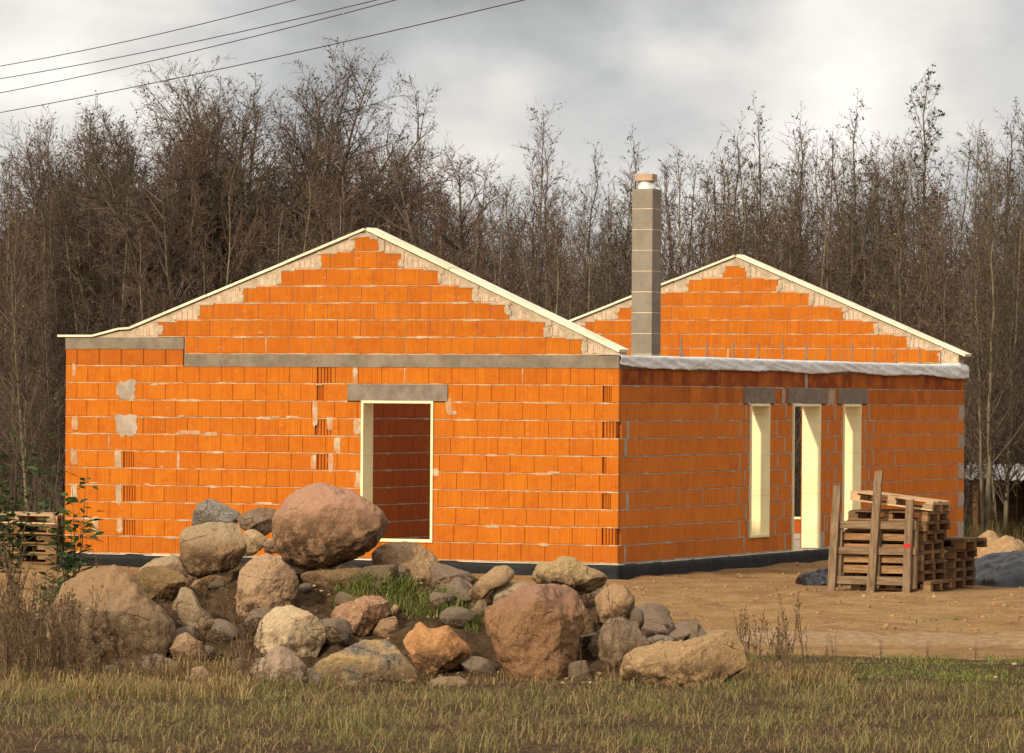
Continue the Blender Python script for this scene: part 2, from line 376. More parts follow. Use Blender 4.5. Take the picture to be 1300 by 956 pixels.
# ---- ring beams
def slab(name,T,u0,u1,d0,d1,z0,z1,mat,parent=None,nseg=40,amp=.008):
    g=MB(); vs=[];us=[];fs=[];n=nseg
    for i in range(n+1):
        u=u0+(u1-u0)*i/n; a=abs(nz(u*3,z0*5,2))*amp*2.2; c=nz(u*1.7,z1,9)*amp*.7; e=nz(u*4,1,z0)*.003
        for d,z in ((d0+e,z0-a),(d0+e,z1+c),(d1,z1+c),(d1,z0-a)): vs.append(T(u,d,z)); us.append((u,z,d))
    for i in range(n):
        for j in range(4): fs.append((i*4+j,i*4+(j+1)%4,i*4+4+(j+1)%4,i*4+4+j))
    fs+=[(0,1,2,3),(n*4+3,n*4+2,n*4+1,n*4)]
    g.add(vs,fs,0,.5,0.,us); return g.build(name,mat,parent or H)
slab('ring_beam',Tf,xb,-.002,-.006,TK,3.0,3.178,M['beam'])
slab('ring_beam',Tf,-W-.004,xb-.01,-.006,TK,3.253,3.418,M['beam'])
slab('ring_beam',Ts,.004,LN+.004,-.006,TK-.01,3.0,3.17,M['beam'],None,90,.016)
slab('lintel',Tf,lin[0],lin[1],-.014,TK-.02,lin[2]+.004,lin[3],M['lintel'],None,16,.002)
# ---- long side wall
ops=[(5.40,6.22,.50,2.52),(7.33,8.58,.25,2.52),(9.73,10.56,.50,2.52)]
lins=[(5.11,6.49,2.515,2.755),(7.07,8.90,2.515,2.755),(9.44,10.93,2.515,2.755)]
mb=MB()
core(mb,Ts,.03,LN,.25,3.0,.03,TK,ops,2)
wetf=lambda u,z:max(0,min(1,(1. if z>2.7 else .5 if z>2.45 else .14 if z>2.2 else .28 if z<.3 else .12 if z<.55 else 0)*R.uniform(.55,1.15)+R.uniform(-.08,.1)))
mid=[o for o in ops]+lins
rows(mb,Ts,.102,LN,.25,11,mid,jm=1,first=1,hj=.003,grey=.045,wetf=wetf,tl=.0,th=1.)
# buttered joints between the slit windows and at the far corner
for (a,b) in ((6.22,7.33),(8.58,9.73),(4.7,5.4),(10.56,11.3)):
    for k in range(9):
        u=a+(b-a)*(.35 if k%2 else .68)+R.uniform(-.05,.05); patch(mb,Ts,u,.385+.25*k,.055,.235,1,-.003)
        if k%2: patch(mb,Ts,b-.05,.385+.25*k,.05,.235,1,-.003)
for k in range(10):
    patch(mb,Ts,.27+(.08 if k%2 else 0),.385+.25*k,R.uniform(.05,.12),.235,1,-.003) if k in(0,6,7,3) else 0
    if k%2==0: patch(mb,Ts,LN-.17,.385+.25*k,.33,.25,1,-.003)
patch(mb,Ts,7.95,2.87,.12,.26,1,-.003)
patch(mb,Ts,8.75,.38,.22,.22,1,-.003); patch(mb,Ts,6.9,2.62,.14,.23,1,-.003); patch(mb,Ts,9.15,2.62,.3,.23,1,-.003)
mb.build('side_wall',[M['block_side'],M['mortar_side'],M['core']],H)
for l in lins: slab('lintel',Ts,l[0],l[1],-.012,TK-.02,l[2]+.004,l[3],M['lintel'],None,16,.002)
# ---- insulation linings of the openings
def lining(T,o,th,d0,d1,bottom=True):
    g=MB(); u0,u1,z0,z1=o
    g.box(u0+.001,u0+th,d0,d1,z0+.001,z1-.001,0,.5,T); g.box(u1-th,u1-.001,d0,d1,z0+.001,z1-.001,0,.5,T)
    g.box(u0+th+.001,u1-th-.001,d0,d1,z1-th,z1-.001,0,.5,T)
    if bottom: g.box(u0+th+.001,u1-th-.001,d0,d1,z0+.001,z0+th,0,.5,T)
    return g.build('opening_lining',M['foam'],H)
lining(Tf,door,.036,-.02,.33)
lining(Ts,(5.385,6.235,.485,2.515),.04,-.025,.275); lining(Ts,(7.315,8.595,.255,2.515),.04,-.025,.275,False); lining(Ts,(9.715,10.575,.485,2.515),.04,-.025,.275)
# ---- rear gable lower wall with a window, hidden long wall, inner partitions, floor
bw=(-3.9,-2.0,.52,2.52)
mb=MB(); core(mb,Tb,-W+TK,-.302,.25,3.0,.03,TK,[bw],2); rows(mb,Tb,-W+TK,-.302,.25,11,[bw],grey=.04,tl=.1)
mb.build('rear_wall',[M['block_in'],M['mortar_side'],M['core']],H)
lining(Tb,(bw[0]-.01,bw[1]+.01,bw[2]-.01,bw[3]),.035,-.02,.28)
slab('ring_beam',Tb,-8.7,-.31,-.004,TK,3.0,3.2,M['beam'])
Tl=lambda u,d,z:(-W+TK-d,u,z)
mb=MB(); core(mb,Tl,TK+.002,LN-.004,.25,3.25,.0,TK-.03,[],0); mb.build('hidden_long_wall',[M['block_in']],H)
Tp=lambda u,d,z:(-4.02-d,u,z)
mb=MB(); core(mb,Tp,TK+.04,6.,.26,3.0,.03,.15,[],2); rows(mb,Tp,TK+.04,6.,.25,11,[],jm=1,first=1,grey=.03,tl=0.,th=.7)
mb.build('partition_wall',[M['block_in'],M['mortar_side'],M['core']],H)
g=MB(); g.box(-W+TK,-TK-.01,TK+.002,LN-TK-.002,.05,.248); g.build('floor_slab',M['floor'],H)
# ---- foundation, membrane, pale insulation lip
g=MB(); g.box(-W+.05,-.05,.05,LN-.05,-.3,.245); g.build('foundation',M['floor'],H)
g=MB()
g.box(-W-.02,.035,-.045,.04,.20,.243,0); g.box(-.04,.035,.042,LN+.02,.20,.243,0)
g.build('foundation_insulation',M['foam2'],H)
def membrane():
    g=MB(); pts=[]; n=420; tot=W+LN+.3
    vs=[];fs=[]
    for i in range(n+1):
        s=tot*i/n
        if s<W+.1: x,y,nx,ny=-W-.05+s*(W+.1)/(W+.1),-.075,0,-1
        else: x,y,nx,ny=.07,s-W-.1-.06,1,0
        top=.235+.012*nz(s*.9,4)+ (.01 if nz(s*2,1)>.2 else 0)
        for j,z in enumerate((top,top-.03,.15,.05,-.06)):
            o=.018*nz(s*1.6,z*3,2)+.01*nz(s*6,z*8,1)+ (.012 if j>0 else 0)
            vs.append((x+nx*o,y+ny*o,z))
    for i in range(n):
        for j in range(4): fs.append((i*5+j,i*5+5+j,i*5+6+j,i*5+j+1))
    g.add(vs,fs); o=g.build('foundation_membrane',M['black'],H,True,False)
    s=o.modifiers.new('thick','SOLIDIFY'); s.thickness=.006
membrane()
# ---- anchor rods standing out of the ring beam
def rod(y,x,h,r=.013):
    g=MB(); g.tube([(x,y,3.10),(x+R.uniform(-.01,.01),y,3.18+h)],r,6); g.tube([(x,y,3.2),(x,y,3.215)],r*2.6,6); return g.build('anchor_rod',M['steel'],H)
for px in (864,897,931,963,994,1024,1053,1082,1110,1138,1168,1194):
    y,_=side(px,440,-.14); rod(y,-.14,R.uniform(.24,.33))
for px in (872,912,951,1040,1072): 
    y,_=side(px,450,-.14); rod(y,-.20,R.uniform(.13,.18),.008)
# ---- chimney
ch=MB(); x1,y1=-2.756,8.39; x0,y2=x1-.35,y1+.40
nb=17; h=.33; z0=5.915-nb*h
for i in range(nb):
    ch.box(x0,x1,y1,y2,z0+i*h+.018,z0+(i+1)*h,0,R.random(),None,.002)
    ch.box(x0-.001,x1+.001,y1-.001,y2+.001,z0+i*h-.001,z0+i*h+.019,1)
co=ch.build('chimney',[M['chim'],M['chim_m']],H)
bv=co.modifiers.new('bev','BEVEL'); bv.width=.006; bv.segments=1
mx,my=(x0+x1)/2,(y1+y2)/2
f=MB(); f.tube([(mx,my,5.9),(mx,my,5.93),(mx,my,6.06)],[.165,.145,.125],20); o=f.build('flue_pipe',M['flue'],co,True); 
for p in o.data.polygons: p.use_smooth=len(p.vertices)==4
f=MB(); f.box(mx-.145,mx+.13,my-.13,my+.13,6.062,6.155,0,.5,None,.008); f.box(mx-.165,mx+.145,my-.15,my+.15,6.047,6.063,0,.2,None,.004); f.build('cap_brick',M['capbrick'],co)
# ---- white sheet over the ring beam
def sheet():
    t=NT('white_plastic_sheet',.45,.4); n=t.noise(t.scale(t.obj(),(4,1,4)),3,5,.6); 
    t.b.inputs['Transmission Weight'].default_value=0
    t.col(t.mix(t.ramp(n,.3,.75),(.62,.60,.57),(.78,.76,.73))); t.bump(n,.08,.01)
    g=MB(); n=520; prof=15; vs=[];fs=[]
    for i in range(n+1):
        u=-.02+(LN+.10)*i/n
        hang=.185+.045*nz(u*.55,7)+.02*nz(u*1.7,3)+.03*max(0,(u-11)/5)
        if u<1: hang*=.75+.25*u
        bl=max(0,(u-14.6)/1.5)
        for j in range(prof):
            s=j/(prof-1)
            if s<.45: x=-.34+.36*s/.45; z=3.188+.010*nz(u*.9,s*2,1)+.006*math.sin(math.pi*s/.45)+bl*.10*abs(nz(u*4,s*5,2))
            else:
                k=(s-.45)/.55; x=.022+.012*min(1,k*6)+.02*nz(u*.8+k*1.2,k*.8,5)*k+.016*max(0,1-abs(nz(u*1.1-k*1.5,k*.5,3))*6)*min(1,k*4)+.007*max(0,1-abs(nz(u*2.3+k*2.2,k*.6,13))*5)*min(1,k*4)
                z=3.19-hang*k+.006*nz(u*6,k*2,4)
                x+=bl*.05*abs(nz(u*5,k*4,6))
            vs.append((x,u,z))
    for i in range(n):
        for j in range(prof-1): fs.append((i*prof+j,i*prof+j+1,i*prof+prof+j+1,i*prof+prof+j))
    vs=[(C0[0]+x*ct-y*st,C0[1]+x*st+y*ct,z) for x,y,z in vs]
    g.add(vs,fs); o=g.build('plastic_sheet',t.m,None,True,False)
    s=o.modifiers.new('thick','SOLIDIFY'); s.thickness=.004
    tag(o,'long crumpled white plastic sheet draped over the top of the right-hand house wall','plastic sheet')
sheet()
# ------------------------------------------------------------------ GROUND
def interp(x,pts):
    if x<=pts[0][0]: return pts[0][1]
    for (a,b),(c,d) in zip(pts,pts[1:]):
        if x<=c: return b+(d-b)*(x-a)/(c-a)
    return pts[-1][1]
def sm(x,a,b):
    t=max(0,min(1,(x-a)/(b-a))); return t*t*(3-2*t)
def mound(X,Y):
    if Y<41 or Y>56 or X<-8 or X>4: return 0
    cap=interp(X,[(-7,.0),(-5.2,.25),(-4.4,.42),(-3.2,.70),(-2.6,.86),(-1.6,.84),(-1.2,.76),(-.4,.70),(.1,.55),(.8,.55),(1.15,.42),(1.6,.20),(2.1,.06),(2.5,0)])
    ramp=interp(Y,[(42.6,-.05),(43.3,.0),(44.4,.30),(45.4,.60),(46.4,.95),(48,1.0),(50.5,.25),(53,0)])
    h=min(cap,ramp*min(1,cap/.45+.35) if Y<47 else cap*max(0,ramp))
    return max(0,h)
def ground_h(X,Y):
    h=.03*nz(X*.5,Y*.5,1)+.015*nz(X*2,Y*2,4)
    if 25<Y<90:
        m=mound(X,Y); h+=m+(.10*fbm(X*2.6,Y*2.6,3)+.05*nz(X*7,Y*7,5)+.03*nz(X*15,Y*15,8) if m>.08 else 0)
        # churned sand heaped along the house walls and wheel ruts of the site track
        x,y=toloc(X,Y)
        if -10<x<3 and -3<y<18:
            d=max(-y,x,0) if not(x<0 and y>0) else 0
            h+=(.05+.06*nz(X*1.1,Y*1.1,8))*math.exp(-d*d/1.2)
        if X>1: h+=-.05*math.exp(-((Y-50.4-.05*X)/.28)**2)*sm(X,1.5,3)-.05*math.exp(-((Y-52.2-.05*X)/.28)**2)*sm(X,1.5,3)
        if X>1 and 49<Y<64: h+=.06*fbm(X*.9,Y*.7,2)*sm(Y,52,54)+.03*fbm(X*3,Y*3,6)+.018*nz(X*7,Y*7,2)*sm(Y,52,54)
        h+=.16*math.exp(-((X+6.6)/1.2)**2-((Y-59)/3.)**2)
    return h
def lines(a,b,fine,step,far):
    l=[a+i*step for i in range(int((b-a)/step)+1)]
    for (c,s) in fine: 
        while l[-1]<c: l.append(l[-1]+s)
    d=step; q=[]
    x=a
    for f in far[0]: q.append(f)
    return sorted(q)+l+far[1]
gx=lines(-7.6,8.6,[],.075,([-600,-200,-90,-50,-30,-22,-17,-14,-12,-10.5,-9.5,-8.8,-8.1],[9,9.5,10.2,11,12,14,17,22,30,50,90,200,600]))
gy=lines(33,54,[(70,.11),(92,.3)],.075,([-30,0,15,22,27,30,32],[93,95,97,100,104,108,112,118,126,140,160,200,300,500,900]))
def t_ground():
    t=NT('site_ground',.95,.1); v=t.obj(); sand=t.attr('sand'); trk=t.attr('track'); lit=t.attr('litter')
    n=t.noise(v,1.4,6,.65); n2=t.noise(v,7,6,.7); n3=t.noise(v,45,4,.7); nl=t.noise(t.scale(v,(.7,1.3,1)),1.5,7,.7)
    s=t.mix(t.ramp(n,.3,.7),(.31,.176,.072),(.50,.298,.132)); s=t.mix(t.ramp(nl,.53,.68,0,.6),s,(.15,.085,.04)); s=t.mix(t.ramp(n2,.55,.72,0,.6),s,(.54,.35,.175)); s=t.mix(t.ramp(n3,.56,.70,0,.65),s,(.15,.088,.045)); s=t.mix(t.ramp(t.noise(t.scale(v,(.45,1.,1),(5,2,0)),.8,5,.6),.5,.62,0,.3),s,(.22,.125,.06))
    tr=t.mix(t.ramp(n2,.35,.65),(.36,.225,.115),(.52,.345,.19)); tr=t.mix(t.ramp(n3,.62,.72,0,.5),tr,(.22,.15,.10))
    e=t.mix(t.ramp(n2,.35,.65),(.060,.036,.018),(.135,.080,.040)); e=t.mix(t.ramp(n3,.55,.7,0,.6),e,(.22,.14,.07)); 
    l=t.mix(t.ramp(n2,.35,.65),(.06,.04,.02),(.14,.085,.04)); l=t.mix(t.ramp(n3,.55,.7,0,.6),l,(.06,.065,.02))
    wig=t.math('MULTIPLY',t.math('SUBTRACT',n2,.5),.9)
    b=t.mix(t.ramp(t.math('ADD',sand,wig),.35,.65),e,s); b=t.mix(t.ramp(t.math('ADD',trk,wig),.4,.8),b,tr); b=t.mix(t.ramp(t.math('ADD',lit,wig),.35,.65),b,l)
    n4=t.noise(v,18,5,.75); t.bump(t.math('ADD',t.math('ADD',n2,n4),t.math('MULTIPLY',n3,.6)),1.,.07); return t.col(b)
def make_ground():
    vs=[];sa=[];tk=[];li=[]
    for Y in gy:
        for X in gx:
            h=ground_h(X,Y) if -14<X<14 and 25<Y<110 else .04*nz(X*.1,Y*.1)
            vs.append((X,Y,h))
            px=650+X*F/max(Y,1)
            m=mound(X,Y)
            s=sm(Y,46.5+.25*nz(X*2,Y),48.5)*(1-sm(Y,84,88)) 
            if m>.04: s*=.0
            if X<1: s*=sm(Y,53,57)
            sa.append(s); tk.append(.95*math.exp(-((Y-51.2-.05*X)/1.9)**4)*sm(X,.8,2.4)); li.append(max(sm(Y,84,89),sm(abs(X),13,20)*sm(Y,60,70)))
    nx=len(gx); fs=[(j*nx+i,j*nx+i+1,j*nx+nx+i+1,j*nx+nx+i) for j in range(len(gy)-1) for i in range(nx-1)]
    me=bpy.data.meshes.new('ground'); me.from_pydata(vs,[],fs); me.polygons.foreach_set('use_smooth',[True]*len(fs))
    for n,a in (('sand',sa),('track',tk),('litter',li)):
        q=me.attributes.new(n,'FLOAT','POINT'); q.data.foreach_set('value',a)
    me.materials.append(t_ground()); o=bpy.data.objects.new('ground',me); COL.objects.link(o); tag(o,None,None,None,'structure')
make_ground()
# ------------------------------------------------------------------ BOULDERS
Z4=lambda p:[(x/2.584,500+y/2.584) for x,y in p]
Z5=lambda p:[(300+x/2.9545,560+y/2.9545) for x,y in p]
Z6=lambda p:[(580+x/3.25,640+y/3.25) for x,y in p]
def m_rock(c1,c2,spk,seed,top=None,dirt_shade=.5,vein=0,sc=1.,hd=.4,tz=.1):
    t=NT('boulder_stone',.9,.15); v=t.scale(t.obj(),(1,1,1),(seed*3.7,seed*1.3,seed)); 
    a=t.noise(v,2.6*sc,6,.62,.3); f=t.noise(v,42,6,.78); g=t.voro(v,60); h=t.noise(v,7,6,.7)
    b=t.mix(t.ramp(a,.36,.64),c1,c2)
    b=t.mix(t.ramp(f,.53,.66,0,.85),b,spk); b=t.mix(t.ramp(f,.46,.33,0,.85),b,tuple(x*.30 for x in c1))
    x,y,z=t.sep(t.obj())
    if top: b=t.mix(t.math('MULTIPLY',t.ramp(t.math('ADD',t.math('MULTIPLY',z,1./hd),t.math('MULTIPLY',t.math('SUBTRACT',h,.5),1.1)),tz,tz+.5),.8),b,top)
    b=t.mix(t.math('MULTIPLY',t.ramp(h,.40,.57),t.ramp(t.math('ADD',t.math('MULTIPLY',z,.4/hd),t.math('MULTIPLY',a,.4)),.42,.0)),b,(.105,.058,.028)) if dirt_shade else b  # brown soil stain on lower parts, with crevice shade put into the colour
    if vein:
        w=t.noise(t.scale(v,(1.5,1.5,7)),3,4,.6,1.5); b=t.mix(t.ramp(t.math('ABSOLUTE',t.math('SUBTRACT',w,.5)),.02,.0,0,.8),b,(.5,.48,.44))
    cr=t.voro(t.scale(v,(1,1,1.4)),2.4,'Distance','DISTANCE_TO_EDGE'); crk=t.math('MULTIPLY',t.ramp(cr,.015,.0),t.ramp(a,.52,.6))
    b=t.mix(t.math('MULTIPLY',crk,.6),b,(.07,.05,.035))
    b=t.mix(t.ramp(t.noise(v,14,3,.5),.64,.74,0,.55),b,(.30,.27,.20))
    t.bump(t.math('SUBTRACT',t.math('ADD',h,t.math('MULTIPLY',f,.8)),t.math('MULTIPLY',crk,.5)),.95,.05); return t.col(b)
KEEP={1,2,3,4,5,24,32,7,21,29}
def rock(poly,Y,c1,c2,spk,label,seed,cuts=3,cutd=(.62,.86),thick=.8,e=2.5,rough=1.,top=None,dirt_shade=.5,vein=0,smallest=.0,planes=(),name='boulder'):
    rr=random.Random(seed*31+5); c1,c2,spk=[(a*1.14,b*1.05,c*.92) for a,b,c in (c1,c2,spk)]
    if top: top=(top[0]*1.08,top[1]*1.05,top[2]*.98)
    if seed not in KEEP:
        mxp=(min(p[0] for p in poly)+max(p[0] for p in poly))/2; yb=max(p[1] for p in poly); wpx=(max(p[0] for p in poly)-min(p[0] for p in poly)); hpx=yb-min(p[1] for p in poly)
        Yh=42.4
        while Yh<47.5:
            q=at(mxp,yb-.10*hpx,Yh)
            if q.z<ground_h(q.x,q.y): break
            Yh+=.04
        Y=Yh+.42*thick*math.sqrt(wpx*hpx)/2*Yh/F
    P=[at(x,y,Y) for x,y in poly]; cx_=sum(p.x for p in P)/len(P); zs=[p.z for p in P]; cz=(max(zs)+min(zs))/2; xs=[p.x for p in P]; cx_=(max(xs)+min(xs))/2
    Q=[(p.x-cx_,p.z-cz) for p in P]; wd=(max(xs)-min(xs))/2; hd=(max(zs)-min(zs))/2
    def rad(th):
        d=(math.cos(th),math.sin(th)); best=.02
        for (a,b),(c,f) in zip(Q,Q[1:]+Q[:1]):
            ex,ez=c-a,f-b; den=d[0]*ez-d[1]*ex
            if abs(den)<1e-9: continue
            tt=(a*ez-b*ex)/den; uu=(a*d[1]-b*d[0])/den
            if tt>0 and -1e-6<=uu<=1+1e-6: best=max(best,tt)
        return best
    NA=180; tab=[rad(2*math.pi*i/NA) for i in range(NA)]
    tab=[sum(tab[(i+k)%NA]*w for k,w in zip(range(-3,4),(1,2,3,4,3,2,1)))/16 for i in range(NA)]
    dep=thick*math.sqrt(wd*hd)
    bm=bmesh.new(); bmesh.ops.create_icosphere(bm,subdivisions=6 if wd>.28 else 5,radius=1)
    pl=[]
    for i in range(cuts):
        a=rr.uniform(-1.,1.); b_=rr.uniform(-.7,.95); n=Vector((math.sin(a)*1.0,-1+abs(b_)*.35,b_)).normalized(); pl.append((n,rr.uniform(*cutd)))
    for i in range(5):
        a=rr.uniform(-3.14,3.14); b_=rr.uniform(-1.,1.); pl.append((Vector((math.sin(a),-math.cos(a),b_)).normalized(),rr.uniform(.80,.95)))
    for n,d in planes: pl.append((Vector(n).normalized(),d))
    for v in bm.verts:
        d=v.co; q=math.hypot(d.x,d.z); th=math.atan2(d.z,d.x)%(2*math.pi); k=th/(2*math.pi)*NA; i=int(k)%NA; fr=k-int(k); r=tab[i]*(1-fr)+tab[(i+1)%NA]*fr
        s=(q**e+abs(d.y)**e)**(-1/e)
        u=Vector((math.cos(th)*q*s*r/wd,d.y*s,math.sin(th)*q*s*r/hd))
        for n,dd in pl:
            m=u.dot(n)-dd
            if m>0: u-=n*(m*.95)
        v.co=Vector((u.x*wd,u.y*dep,u.z*hd))
    sc=math.sqrt(wd*hd)
    for v in bm.verts:
        p=v.co/sc+Vector((seed*5.1,seed*2.3,seed)); nrm=v.co.normalized()
        lo=noise.fractal(p*1.6,1.,2.,3)*.05; hi=noise.fractal(p*5.5,.70,2.1,6)*.036; rg=noise.ridged_multi_fractal(p*2.3,.9,2.2,4,1.,2.)*.022-.03
        v.co+=nrm*sc*(lo*.7+hi+rg)*rough
    me=bpy.data.meshes.new(name); bm.to_mesh(me); bm.free(); me.polygons.foreach_set('use_smooth',[True]*len(me.polygons))
    me.materials.append(m_rock(c1,c2,spk,seed,top,dirt_shade,vein,.5/max(sc,.2)*.8+.5,hd,.4 if seed==25 else .05))
    o=bpy.data.objects.new(name,me); o.location=(cx_,Y,cz); COL.objects.link(o)
    return tag(o,label,'boulder' if wd>.2 else 'stone','boulders heaped in front of the house')
tan=(.40,.27,.155);tan2=(.30,.19,.10);lt=(.52,.40,.26)
rock(Z5([(135,320),(140,270),(185,218),(255,170),(320,155),(400,178),(480,212),(545,258),(577,312),(565,352),(520,400),(450,440),(350,472),(260,480),(200,458),(150,410)]),46.0,(.27,.165,.095),(.36,.22,.135),(.52,.36,.26),'biggest rounded pinkish boulder crowning the heap in front of the doorway',1,2,(.8,.92),.85,2.4,1.,(.48,.265,.18))
rock(Z4([(625,445),(632,390),(655,352),(690,342),(735,362),(790,392),(785,450),(700,470)]),47.6,(.15,.135,.115),(.21,.19,.165),(.28,.27,.26),'dark grey angular boulder with pale veins, topmost on the left of the heap',2,4,(.5,.75),.8,2.2,1.1,None,0,1)
rock(Z4([(775,405),(810,385),(860,373),(905,380),(915,430),(890,472),(840,470),(790,440)]),47.2,(.17,.115,.08),(.25,.18,.13),(.36,.28,.22),'small brown angular boulder between the dark grey one and the biggest pink one',3,3,(.55,.8))
rock(Z4([(590,460),(610,438),(700,422),(790,425),(812,440),(806,520),(775,570),(715,590),(650,605),(610,590),(592,540)]),45.9,(.33,.22,.13),(.25,.16,.09),(.44,.33,.22),'flat topped tan boulder with a smooth face under the dark grey boulder',4,2,(.72,.86),.8,3.2,.8,(.44,.32,.2))
rock(Z4([(805,450),(830,443),(875,470),(868,500),(830,530),(800,535),(790,490)]),46.6,tan2,lt,(.5,.42,.3),'small yellowish angular stone wedged left of the biggest pink boulder',5,4,(.5,.7))
rock(Z4([(622,632),(650,600),(700,560),(745,550),(770,575),(762,610),(720,650),(660,657)]),44.9,(.36,.23,.13),(.44,.30,.18),(.5,.38,.25),'small oval orange tan stone lying below the flat topped boulder',6,2,(.7,.85),.8,2.2,.8)
rock(Z4([(430,610),(455,575),(510,540),(580,527),(620,560),(640,620),(600,660),(480,650)]),46.6,(.42,.32,.22),(.34,.24,.15),(.52,.42,.32),'pale boulder half hidden behind the flat topped boulder on the left',7,2)
rock(Z4([(430,615),(470,570),(530,562),(590,585),(628,615),(600,660),(545,695),(490,680),(440,650)]),45.9,(.26,.175,.09),(.19,.125,.06),(.36,.27,.16),'dark brown soil stained boulder beside the oval stone on the left',8,3,(.6,.85))
rock(Z4([(140,690),(180,640),(250,595),(320,572),(390,568),(450,610),(510,690),(560,740),(580,800),(540,880),(400,930),(250,930),(170,850),(145,760)]),45.2,(.30,.22,.15),(.22,.155,.095),(.50,.44,.37),'very large weathered boulder at the left end behind dry weeds',9,3,(.66,.85),.6,2.3,1.1,(.36,.22,.12),.5)
rock(Z4([(535,690),(560,645),(610,632),(640,650),(650,690),(700,740),(770,770),(785,820),(720,845),(640,800),(570,740)]),44.4,(.36,.28,.19),(.28,.21,.13),(.46,.38,.28),'long grey beige boulder lying slantwise in the soil at left',10,2,(.6,.8),.8,2.3,.9)
rock(Z4([(775,640),(790,580),(830,540),(880,520),(930,545),(970,590),(980,650),(940,720),(870,760),(810,755),(775,720)]),44.6,(.38,.25,.16),(.46,.32,.21),(.54,.42,.30),'cracked rounded tan boulder directly below the biggest pink boulder',11,3,(.7,.85),.85,2.4,1.)
rock(Z4([(540,830),(560,800),(610,783),(660,815),(682,865),(620,880),(560,865)]),43.6,(.30,.20,.12),(.38,.26,.17),(.45,.35,.25),'small brown boulder low in the dry grass at left',12,3)
rock(Z4([(825,830),(850,750),(900,700),(950,692),(1020,720),(1075,770),(1080,840),(1030,880),(920,890),(840,870)]),43.9,(.58,.47,.32),(.46,.35,.22),(.62,.54,.40),'pale cream boulder with broad angular facets low in the heap',13,0,(.5,.7),.9,2.4,.8,None,.4,0,0,[((-.5,-.8,.45),.55),((.75,-.8,.1),.5),((.1,-.5,.9),.7)])
rock(Z4([(810,930),(850,880),(900,828),(935,830),(1000,880),(1006,905),(980,955),(900,975),(830,965)]),43.2,(.34,.26,.20),(.42,.31,.24),(.52,.42,.34),'greyish pink three sided boulder at the very front of the heap',14,0,(.5,.7),.9,2.4,.9,None,.3,0,0,[((-.5,-.8,.4),.5),((.7,-.7,.3),.5)])
rock(Z4([(608,930),(630,900),(665,892),(692,920),(690,955),(620,960)]),43.0,(.30,.21,.14),(.36,.26,.18),(.4,.33,.25),'small brownish stone in dry grass before the heap at left',15,2)
rock(Z5([(240,505),(255,490),(350,478),(450,472),(492,485),(485,530),(420,552),(300,556),(245,545)]),45.4,(.25,.16,.09),(.32,.21,.13),(.4,.3,.2),'flat brown slab stone wedged under the biggest pink boulder',16,2,(.7,.9),.9,3.2)
rock(Z5([(348,665),(355,625),(420,605),(500,575),(550,568),(582,610),(575,650),(520,690),(480,740),(430,755),(385,715)]),44.5,(.44,.27,.175),(.34,.20,.12),(.58,.43,.32),'pinkish cracked boulder with a ridged face in the centre of the heap',17,0,(.6,.8),.85,2.5,1.4,None,.4,0,0,[((-.35,-.85,.4),.6),((.75,-.6,-.1),.5),((.3,-.3,.9),.75)])
rock(Z5([(510,720),(540,670),(600,655),(610,700),(600,745),(540,750)]),44.2,(.36,.24,.14),(.28,.18,.1),(.44,.33,.22),'small tan stone between the pinkish cracked boulder and the orange one',18,2)
rock(Z5([(615,730),(640,680),(680,665),(715,700),(740,705),(790,690),(830,730),(885,785),(880,835),(840,880),(760,892),(700,895),(680,850),(640,790)]),43.5,(.46,.235,.10),(.52,.29,.14),(.56,.36,.20),'orange rounded boulder with a notched top at the front of the heap',19,2,(.75,.9),.85,2.6,.9)
rock(Z5([(270,880),(290,840),(350,800),(430,775),(480,742),(560,745),(610,785),(670,850),(692,905),(690,960),(280,965)]),43.1,(.46,.32,.15),(.13,.125,.125),(.48,.38,.22),'broad slab boulder with a dark grey and yellowish face at the front edge',20,0,(.5,.7),.75,2.6,1.,None,.2,0,0,[((.1,-.6,.8),.62),((-.3,-.95,.0),.62),((.55,-.7,.25),.72)])
rock(Z5([(505,410),(560,382),(640,378),(700,395),(750,440),(790,500),(850,575),(855,610),(780,620),(640,600),(530,540),(505,480)]),46.4,(.38,.25,.145),(.46,.32,.20),(.5,.4,.28),'large tan boulder with a sloping right flank behind the green grass tuft',21,1,(.75,.9),.8,2.4,1.1,None,.3,0,0,[((.7,-.5,.5),.62)])
rock(Z5([(840,610),(860,575),(920,510),(970,470),(1020,465),(1047,495),(1030,530),(960,560),(910,610),(870,640),(845,635)]),45.6,(.42,.29,.175),(.34,.23,.13),(.5,.4,.28),'egg shaped tan boulder leaning up to the right beside the grass tuft',22,0,(.8,.9),.6,2.3,.7)
rock(Z5([(950,580),(975,545),(1030,530),(1090,530),(1120,550),(1110,610),(1040,640),(960,620)]),45.3,(.40,.33,.225),(.34,.28,.19),(.46,.4,.3),'smooth grey beige boulder between the egg shaped and the big red brown one',23,0,(.8,.9),.8,2.3,.6)
rock(Z6([(300,245),(400,238),(430,215),(490,225),(540,260),(600,280),(622,300),(610,340),(560,362),(500,370),(430,345),(330,330),(298,290)]),45.6,(.46,.34,.19),(.38,.27,.14),(.54,.44,.28),'angular yellowish tan boulder lying on top of the big red brown boulder',24,3,(.55,.8),.9,2.4,1.2)
rock(Z6([(112,450),(125,425),(210,385),(260,345),(330,330),(430,330),(500,350),(515,400),(530,500),(500,570),(490,650),(450,720),(380,760),(240,760),(200,690),(150,580),(120,520)]),43.8,(.30,.175,.095),(.23,.13,.068),(.44,.29,.17),'big block shaped red brown boulder with a purple tinged top, right of centre',25,1,(.8,.92),.8,3.,1.2,(.36,.20,.145),0,0,0,[((.2,-1,.05),.78),((.85,-.5,0),.78)])
